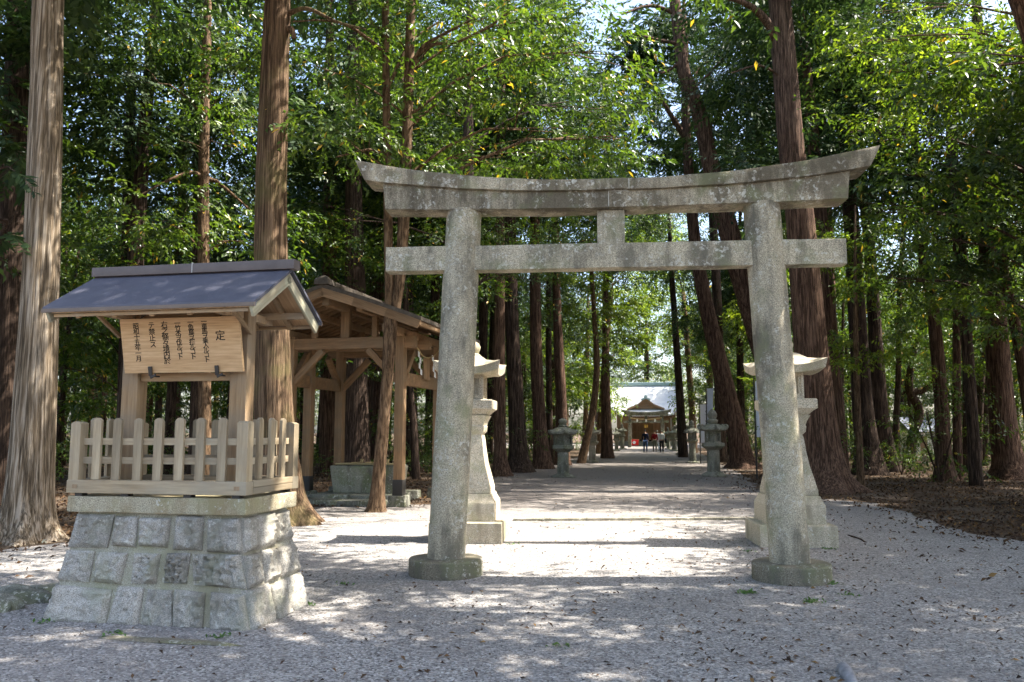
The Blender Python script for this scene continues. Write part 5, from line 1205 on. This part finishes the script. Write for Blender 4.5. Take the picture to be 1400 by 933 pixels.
tree('shade-giving evergreen overhanging the middle of the wood behind the lintel', 24, [(640, 662, 26), (641, 560, 20), (640, 400, 18), (640, 200, 15)], M['bark_dark'], 15, 12, 4, 0.04, 0.2, name='broadleaf_tree', kind='broad', leaf='leaf_broad', dens=13,
     blobs=[B(600, 330, 24, 85, 50), B(700, 300, 24.5, 80, 55), B(760, 250, 25, 80, 50), B(640, 240, 25, 85, 50), B(560, 130, 25, 90, 60), B(800, 330, 26, 60, 45), B(720, 380, 26, 60, 35), B(460, 300, 24, 60, 45), B(830, 150, 26, 70, 60), B(700, 60, 26, 110, 50)])
tree('evergreen with low leafy limbs in the wood left of the reddish trunk', 26, [(170, 650, 24), (172, 500, 19), (175, 300, 16), (180, 100, 12)], M['bark_dark'], 14, 12, 4, 0.04, 0.2, name='broadleaf_tree', kind='broad', leaf='leaf_broad', dens=7.5,
     blobs=[B(130, 300, 26, 80, 50), B(220, 370, 26, 90, 40), B(100, 440, 26, 70, 40), B(190, 200, 26, 80, 50), B(300, 420, 27, 90, 45), B(120, 150, 27, 70, 50), B(420, 400, 27, 70, 60), B(330, 250, 27, 80, 60), B(440, 180, 27, 60, 60), B(70, 500, 25, 50, 30), B(240, 470, 28, 60, 30)])

tree('wispy pine foliage against the sky above the lintel', 44, [(985, 628, 20), (984, 560, 15), (980, 400, 13), (972, 250, 11), (968, 100, 9)], M['bark_dark'], 20, 10, 4, 0.04, 0.2, kind='conifer', leaf='leaf_conifer', dens=3.8, gaps=False, scale=(1.2, 2.0),
     blobs=[B(900, 180, 44, 60, 45), B(860, 110, 45, 60, 45), B(1010, 150, 44, 50, 60), B(900, 50, 43, 70, 45), B(1020, 50, 43, 50, 50), B(1000, 240, 45, 50, 35), B(870, 240, 46, 50, 35), B(1040, 200, 45, 40, 50), B(960, 20, 43, 60, 30), B(1110, 60, 44, 50, 60), B(1110, 180, 44, 40, 50)])
tree('bright yellow-green young tree arching over the end of the path from the left', 60, [(820, 622, 12), (822, 560, 9), (828, 480, 8), (836, 400, 6)], M['bark_smooth'], 12, 8, 4, 0.03, name='broadleaf_tree', kind='big', leaf='leaf_bright', dens=5.6, gaps=False, scale=(1.0, 1.6),
     blobs=[B(850, 420, 60, 34, 30), B(862, 360, 61, 40, 30), B(840, 480, 59, 26, 24), B(880, 310, 62, 40, 26), B(845, 300, 62, 40, 30), B(880, 470, 64, 22, 24), B(825, 545, 58, 16, 18)])
tree('bright green young tree arching over the end of the path from the right', 62, [(948, 620, 12), (946, 560, 9), (940, 480, 8), (934, 400, 6)], M['bark_smooth'], 12, 8, 4, 0.03, name='broadleaf_tree', kind='big', leaf='leaf_bright', dens=5.6, gaps=False, scale=(1.0, 1.6),
     blobs=[B(925, 430, 62, 30, 28), B(912, 370, 63, 36, 28), B(935, 490, 61, 20, 24), B(905, 300, 64, 40, 30), B(940, 340, 63, 30, 30), B(950, 545, 60, 16, 20), B(905, 450, 66, 20, 20)])
tree('leafy evergreen filling the gaps between the cedars left of the path', 47, [(752, 628, 11), (751, 560, 9), (750, 450, 8), (750, 350, 6)], M['bark_dark'], 13, 8, 4, 0.03, name='broadleaf_tree', kind='big', leaf='leaf_broad', dens=3.4, gaps=False, scale=(1.0, 1.7),
     blobs=[B(725, 470, 46, 34, 36), B(790, 500, 47, 32, 34), B(750, 410, 48, 44, 34), B(790, 430, 49, 34, 34), B(720, 545, 46, 24, 28), B(755, 545, 47, 26, 26), B(800, 565, 50, 22, 22), B(690, 400, 47, 40, 40), B(665, 480, 45, 26, 40), B(770, 350, 49, 50, 30)])
tree('sunlit yellow-green tree closing the view left of the shrine roof', 70, [(800, 614, 9), (801, 560, 7), (803, 480, 6)], M['bark_smooth'], 14, 8, 4, 0.03, name='broadleaf_tree', kind='big', leaf='leaf_bright', dens=3.6, gaps=False, scale=(1.2, 2.0),
     blobs=[B(800, 520, 70, 30, 34), B(815, 450, 71, 34, 34), B(785, 440, 72, 30, 34), B(840, 400, 72, 38, 34), B(830, 520, 70, 16, 26), B(870, 400, 74, 36, 34), B(905, 380, 75, 36, 34), B(880, 330, 76, 48, 34), B(800, 585, 69, 22, 18)])
tree('sunlit tree closing the view right of the shrine roof', 72, [(975, 612, 9), (973, 560, 7), (970, 480, 6)], M['bark_smooth'], 14, 8, 4, 0.03, name='broadleaf_tree', kind='big', leaf='leaf_bright', dens=3.4, gaps=False, scale=(1.2, 2.0),
     blobs=[B(960, 520, 72, 28, 36), B(975, 450, 73, 34, 34), B(945, 430, 74, 30, 30), B(985, 560, 72, 24, 24), B(940, 560, 70, 16, 22), B(1000, 500, 73, 26, 36)])
tree('blue-green tree crown rising behind the shrine roof', 112, [(884, 605, 10), (884, 560, 8), (884, 500, 7)], M['bark_dark'], 18, 8, 4, 0.03, name='broadleaf_tree', kind='big', leaf='leaf_broad', dens=1.2, gaps=False, scale=(1.8, 2.8),
     blobs=[B(860, 500, 112, 34, 24), B(900, 495, 113, 34, 26), B(880, 460, 113, 36, 26), B(930, 480, 114, 30, 26), B(840, 470, 112, 30, 26), B(890, 420, 114, 34, 26)])

# tall trees beside and behind the viewpoint, out of the picture, that shade the forecourt
def shade_tree(label, x, y, cx_, cy_, z0, z1, rad, n, seed, dens=13, leaf='leaf_broad'):
    t = thing('broadleaf_tree', label, 'tree', (x, y, 0), 0, 'tall trees round the forecourt'); rr = random.Random(seed)
    dx, dy = (cx_ - x), (cy_ - y)
    q = [(0, 0, -.05, .45), (0.05, 0, .6, .33), (.1 * dx, .1 * dy, 3, .27), (.45 * dx, .45 * dy, z0 - 1, .2), (dx, dy, z1, .06)]; s = spline(q, 5)
    S3 = [Vector(a[:3]) for a in s]
    v, f = tube_geo(S3, [a[3] for a in s], 16, ridges=.05); tk = put('trunk', mesh('trunk', v, f, M['bark_brown'], 179), t)
    blobs = []
    for i in range(n):
        a = i * 2.399; d = rad * math.sqrt((i + .5) / n); r = rad * .27 * rr.uniform(.85, 1.15)
        blobs.append(((cx_ + math.cos(a) * d, cy_ + math.sin(a) * d, z0 + (z1 - z0) * rr.uniform(.1, 1) * (1 - .3 * d / rad)), (r, r, r * .5)))
    put('crown', crown_me('crown', blobs, 'big', M[leaf], dens, (x, y, 0), seed, gaps=True, scale=(1.0, 1.5)), t)
    hub = lambda c: min((p + Vector((x, y, 0)) for p in S3), key=lambda p: abs(p.z - max(3, c.z - 2.2)))
    add_branches(tk, blobs, hub, M['bark_brown'], (x, y, 0), seed, 3, .03)
shade_tree('tall tree right of the forecourt beyond the frame edge', 9.6, 8.4, 9.4, 8.6, 8.8, 12.5, 4.4, 36, 301, 21)
shade_tree('tall tree beyond the frame edge by the leaf litter', 12.2, 12.6, 11.4, 13.2, 8.8, 12.5, 4.4, 34, 302, 19)
shade_tree('tall tree beside the viewpoint leaning over the gravel', 6.8, 3.0, 3.4, 8.4, 9.4, 12.5, 5.4, 46, 303, 12)
shade_tree('tall tree close behind the viewpoint on the right', 6.0, -1.6, 6.6, 3.0, 8.6, 12, 4.0, 28, 304, 20)
shade_tree('tall tree left of the forecourt beyond the frame edge', -8.8, 7.0, -5.0, 9.6, 9.6, 12.5, 3.4, 18, 305, 7)
shade_tree('tall tree further right over the shaded gravel', 15.5, 9.0, 14.6, 8.6, 9, 13, 4.4, 32, 306, 20)
shade_tree('tall tree over the middle of the forecourt beyond the right edge', 9.4, 12.0, 6.2, 12.4, 9.6, 12.5, 3.6, 26, 307)

# ------------------------------------------------------------------ the wood on both sides of the path
def proto(name, mat, crown, cz, cs, h, r, cat='tree'):
    t = thing(name, 'x', cat); s = spline([(0, 0, -.05, r * 1.7), (0, 0, .5, r * 1.12), (U(-.1, .1), U(-.1, .1), h * .5, r * .85), (U(-.2, .2), U(-.2, .2), h, r * .3)], 4)
    v, f = tube_geo([Vector(a[:3]) for a in s], [a[3] for a in s], 9, ridges=.06); put('trunk', mesh('trunk', v, f, mat, 179), t)
    put('crown', crown, t, (0, 0, cz), (0, 0, 0), cs); return t
PR = [proto('cypress_tree', M['bark_dark'], CON[0], 8, 1.05, 19, .24), proto('cypress_tree', M['bark_brown'], CON[1], 9.5, 1.1, 20, .28), proto('cypress_tree', M['bark_dark'], CON[2], 7, .95, 17, .2),
      proto('broadleaf_tree', M['bark_dark'], BRD[0], 1.2, 1.05, 10, .14), proto('broadleaf_tree', M['bark_dark'], BRD[1], .6, 1.0, 9, .12), proto('broadleaf_tree', M['bark_brown'], BRD[2], 2.5, 1.15, 11, .15), proto('broadleaf_tree', M['bark_dark'], BRD[3], 0.2, .9, 8, .11),
      proto('broadleaf_tree', M['bark_smooth'], YNG[0], .8, 1.0, 9, .1), proto('broadleaf_tree', M['bark_smooth'], YNG[1], 0.2, .9, 8, .09)]
used = [False] * len(PR)
def path_x(Y): return 1.145 + 0.165 * (Y - 9.3)
def spot_ok(x, y, d, lst): return all((x - a) ** 2 + (y - b) ** 2 > d * d for a, b in lst)
taken = [(t.location.x, t.location.y) for t in TREES] + [(-3.7, 19.0), (-3.0, 20.5), (30.2, 62), (27, 58), (32, 57), (29, 54)]
KIND_LAB = ['dark cedar', 'brown cedar', 'slim cedar', 'evergreen', 'low evergreen', 'tall evergreen', 'bushy evergreen', 'pale young tree', 'low pale tree']
ANCH = [(40, 'the pale edge trunk'), (250, 'the notice board'), (375, 'the tall reddish trunk'), (480, 'the pavilion'), (615, 'the left torii pillar'), (707, 'the broad dark cedar'), (770, 'the mossy lantern'), (884, 'the shrine hall'), (975, 'the curl-capped lantern'), (1070, 'the right torii pillar'), (1120, 'the massive cedar'), (1200, 'the paired dark cedars'), (1248, 'the crooked tree'), (1370, 'the stout trunk')]
def beside(x, y):
    px = 700 + 1120 * x / (y * _c - EYE * _s); a = min(ANCH, key=lambda q: abs(q[0] - px)); d = px - a[0]
    return (f'directly behind {a[1]}' if abs(d) < 12 else f'just left of {a[1]}' if d < 0 and px > 0 else f'just right of {a[1]}' if px < 1400 and d > 0 else 'past the edge beyond ' + a[1])
def plant(k, x, y, where, group):
    o = PR[k] if not used[k] else copy_tree(PR[k]); used[k] = True
    s = U(.85, 1.2); o.location = (x, y, 0); o.rotation_euler = (R(U(-2.5, 2.5)), R(U(-2.5, 2.5)), U(0, 6.28)); o.scale = (s, s, s * U(.92, 1.1))
    o['label'] = KIND_LAB[k] + ' ' + where; o['group'] = KIND_LAB[k] + ' trees ' + group; o['category'] = 'tree'
    taken.append((x, y))
for k, x, y in ((5, 14.5, 14.5), (4, 17.5, 18.8), (6, 17.5, 16.2), (4, 18.5, 20.5), (1, 19.5, 18.2), (5, 20.5, 14.8), (0, 17.0, 22.6), (5, 16.5, 11.8), (3, -13.5, 15), (5, -15.5, 19), (6, -12.5, 11.5)):
    plant(k, x, y, 'beyond the right edge of the frame' if x > 0 else 'beyond the left edge of the frame', 'beyond the frame edges')
rr = random.Random(77); cnt = 0
for _ in range(2600):
    y = 23 + 78 * rr.random() ** 1.15; side = rr.random() < .5
    xl, xr = -0.66 * y - 4, 0.66 * y + 4
    x = rr.uniform(xl, path_x(y) - 4.4 - (0.9 if y > 78 else 0) - (5.5 if y > 82 else 0)) if side else rr.uniform(path_x(y) + 4.6 + (4.5 if y > 82 else 0), xr)
    if 20 < x < 38 and 40 < y < 75 and rr.random() < .8: continue
    if y < 28 and abs(x) < 12 and rr.random() < .5: continue
    d = 2.5 + .012 * y
    if not spot_ok(x, y, d, taken): continue
    near_path = abs(x - path_x(y)) < 8
    k = rr.choice((0, 1, 2, 2, 3, 4, 5, 6, 6)) if not near_path else rr.choice((0, 1, 2, 3, 5, 7, 7, 8))
    band = 'midway into' if y < 45 else 'far back in'
    w = f'{band} the wood {beside(x, y)}'; plant(k, x, y, w, w)
    cnt += 1
    if cnt >= 215: break
for i in range(26):
    y = 112 + rr.uniform(0, 14); x = -14 + 62 * (i + rr.random()) / 26
    plant(rr.choice((3, 4, 5, 6, 7, 0, 2)), x, y, 'behind the shrine hall', 'behind the shrine hall')
# undergrowth shrubs
shp = []
for k in range(3):
    t = thing('shrub', 'x', 'shrub'); v, f = [], []
    for a in range(5):
        tube_geo([(0, 0, -.03), (.25 * math.cos(a * 1.3), .25 * math.sin(a * 1.3), .8), (.6 * math.cos(a * 1.3), .6 * math.sin(a * 1.3), 1.7)], [.03, .02, .008], 5, v, f)
    put('stems', mesh('stems', v, f, M['bark_dark'], 60), t); put('crown', SHR[k], t); shp.append(t)
us = [False] * 3; cnt = 0; sh_taken = []
for _ in range(3000):
    y = 24 + 60 * rr.random(); side = rr.random() < .5
    x = rr.uniform(-0.66 * y - 2, path_x(y) - 5.2) if side else rr.uniform(path_x(y) + 5.6, 0.66 * y + 2)
    if 18 < x < 38 and 38 < y < 75 and rr.random() < .7: continue
    if y < 32 and rr.random() < .6: continue
    if not spot_ok(x, y, 1.0, taken) or not spot_ok(x, y, 1.6, sh_taken): continue
    k = rr.randrange(3); o = shp[k] if not us[k] else copy_tree(shp[k]); us[k] = True
    s = rr.uniform(.6, 1.35); o.location = (x, y, 0); o.rotation_euler = (0, 0, rr.uniform(0, 6.28)); o.scale = (s, s, s)
    w = f'{"among the nearer trunks" if y < 45 else "deep in the wood"} {beside(x, y)}'
    o['label'] = 'dark leafy shrub ' + w; o['group'] = 'shrubs ' + w; sh_taken.append((x, y)); cnt += 1
    if cnt >= 200: break

# ------------------------------------------------------------------ fallen leaves and weeds
def scatter(name, label, pts, size, mat, seed, flat=.25, z=0.008):
    r = np.random.default_rng(seed); n = len(pts); a, f = leaf_verts(1.0, .48, .5, .12)
    m = rot(r.uniform(0, 6.28, n), r.normal(0, flat, n), r.normal(0, flat * 1.6, n)); s = size * r.uniform(.55, 1.25, n)
    v = np.einsum('nij,kj->nki', m, a) * s[:, None, None]; v[:, :, 2] -= v[:, :, 2].min(1)[:, None]; v += np.concatenate([pts, np.full((n, 1), z)], 1)[:, None, :]
    F = f[None] + (np.arange(n) * 4)[:, None, None]
    o = put(name, fast_mesh(name, v.reshape(-1, 3), F.reshape(-1, 3), M[mat], np.repeat(r.uniform(0, 1, n), 4))); tag(o, label, 'leaves' if 'lea' in name else 'weeds', kind='stuff')
r_ = np.random.default_rng(9)
def pnoise(x, y, k, z): return np.array([mnoise.noise(Vector((a * k, b * k, z))) for a, b in zip(x, y)])
n_ = 26000; y = 4.5 + 32 * r_.random(n_) ** 1.6; x = r_.uniform(-1, 1, n_) * (.66 * y + 1)
w_ = (.25 + .75 / (1 + np.exp(-(x - 1.5) * .8)) * np.where(y < 14, 1, .8)) * (.45 + .9 * np.maximum(pnoise(x, y, .9, 1), -.3))
ok = (r_.random(n_) < w_) & in_poly_np(x, y, gp); gl = np.stack([x[ok], y[ok]], 1)[:3000]
n_ = 90000; y = 8 + 40 * r_.random(n_) ** 1.7; x = r_.uniform(-1, 1, n_) * (.7 * y + 2)
inside = in_poly_np(x, y, gp); edge = np.zeros(n_, bool)
for dx, dy in ((.7, 0), (-.7, 0), (0, .7), (0, -.7)): edge |= ~in_poly_np(x + dx, y + dy, GRAVEL)
rn = r_.random(n_); bare = (np.sin(x * 1.3 + 2 * np.sin(y * .7)) * np.cos(y * 1.1 + np.sin(x)) < -.55) & (rn < .6)
ok = (~inside & ~bare) | (inside & edge & (rn < .3)) | (inside & (rn < .03) & (y > 9) & ((x > 5) | (x < -4.5)))
ll = np.stack([x[ok], y[ok]], 1)[:42000]
scatter('fallen_leaves', 'scattered brown fallen leaves on the gravel', np.array(gl), .05, 'leaf_dead', 3, .3)
scatter('leaf_litter', 'deep brown leaf litter on the woodland floor', np.array(ll), .082, 'leaf_dead', 4, .45, .004)
wd = []
for px, py, n in ((1022, 812, 14), (1140, 800, 5), (1135, 752, 5), (770, 885, 4), (1110, 824, 10), (1160, 815, 4), (470, 800, 3), (62, 852, 4), (160, 868, 5), (300, 872, 4), (420, 828, 4), (700, 745, 3), (1024, 755, 4)):
    c = G(px, py)
    for _ in range(n * 5): wd.append((c.x + r_.normal(0, .05), c.y + r_.normal(0, .04)))
scatter('weeds', 'tiny green weeds by the torii footings', np.array(wd), .04, 'leaf_weed', 5, .5)
# loose stones standing proud of the gravel, nearest the viewer
bm = bmesh.new(); bmesh.ops.create_icosphere(bm, subdivisions=1, radius=1); IV = np.array([tuple(q.co) for q in bm.verts]); IF = np.array([[q.index for q in fc.verts] for fc in bm.faces]); bm.free()
pn = 12000; yy = 4.7 + 7.5 * r_.random(pn) ** 1.8; xx = r_.uniform(-1, 1, pn) * (.66 * yy + .3); ok = in_poly_np(xx, yy, gp); xx, yy = xx[ok], yy[ok]; pn = len(xx)
sz = .0045 + .009 * r_.random(pn) ** 3; sh3 = r_.uniform(.65, 1.25, (pn, 1, 3)) * np.array((1, 1, .6)); wob = r_.uniform(.8, 1.2, (pn, len(IV), 1))
vv = np.einsum('nij,nkj->nki', rot(r_.uniform(0, 6.28, pn), r_.normal(0, .3, pn), r_.normal(0, .3, pn)), IV[None] * sh3 * wob) * sz[:, None, None] + np.stack([xx, yy, .004 + sz * .25], 1)[:, None, :]
tag(put('gravel_stones', fast_mesh('gravel_stones', vv.reshape(-1, 3), (IF[None] + (np.arange(pn) * len(IV))[:, None, None]).reshape(-1, 3), M['pebble'], np.repeat(np.clip(r_.normal(.46, .2, pn), 0, 1), len(IV)))), 'loose grey stones of the gravel nearest the viewer', 'gravel', kind='stuff')
# dead sticks lying on the woodland floor
for k, (px, py, L, a, lab) in enumerate(((1275, 700, 1.3, .4, 'thin dead stick lying on the leaf litter before the slender red-brown trunk'), (1345, 716, .9, 2.6, 'short dead stick on the litter near the right edge'), (1232, 672, 1.6, 1.1, 'long dead branch on the litter under the paired dark cedars'), (1385, 690, 1.1, .1, 'dead branch on the litter at the foot of the stout trunk'), (85, 690, .9, .7, 'dead stick on the litter between pale trunk and plinth'), (1180, 742, .5, 2.2, 'small twig lying on the shaded gravel right of the pillar'))):
    c = G(px, py); d = Vector((math.cos(a), math.sin(a), 0)); n_ = Vector((-d.y, d.x, 0)); pts = [c + d * L * t + n_ * U(-.06, .06) * L + Vector((0, 0, .02 + .03 * (k % 3) * t * (1 - t) * 4)) for t in (-.5, -.2, .1, .35, .5)]
    v, f = tube_geo(pts, [.017, .016, .013, .010, .006], 6); s_ = pts[2]; tube_geo([s_, s_ + (d + n_ * .8) * L * .22 + Vector((0, 0, .03))], [.009, .004], 5, v, f)
    tag(put('fallen_branch', mesh('fallen_branch', v, f, M['bark_dark'], 60)), lab, 'branch', 'dead sticks on the ground')
print('LEAF TRIS', NLEAF[0], 'trees', len(taken))
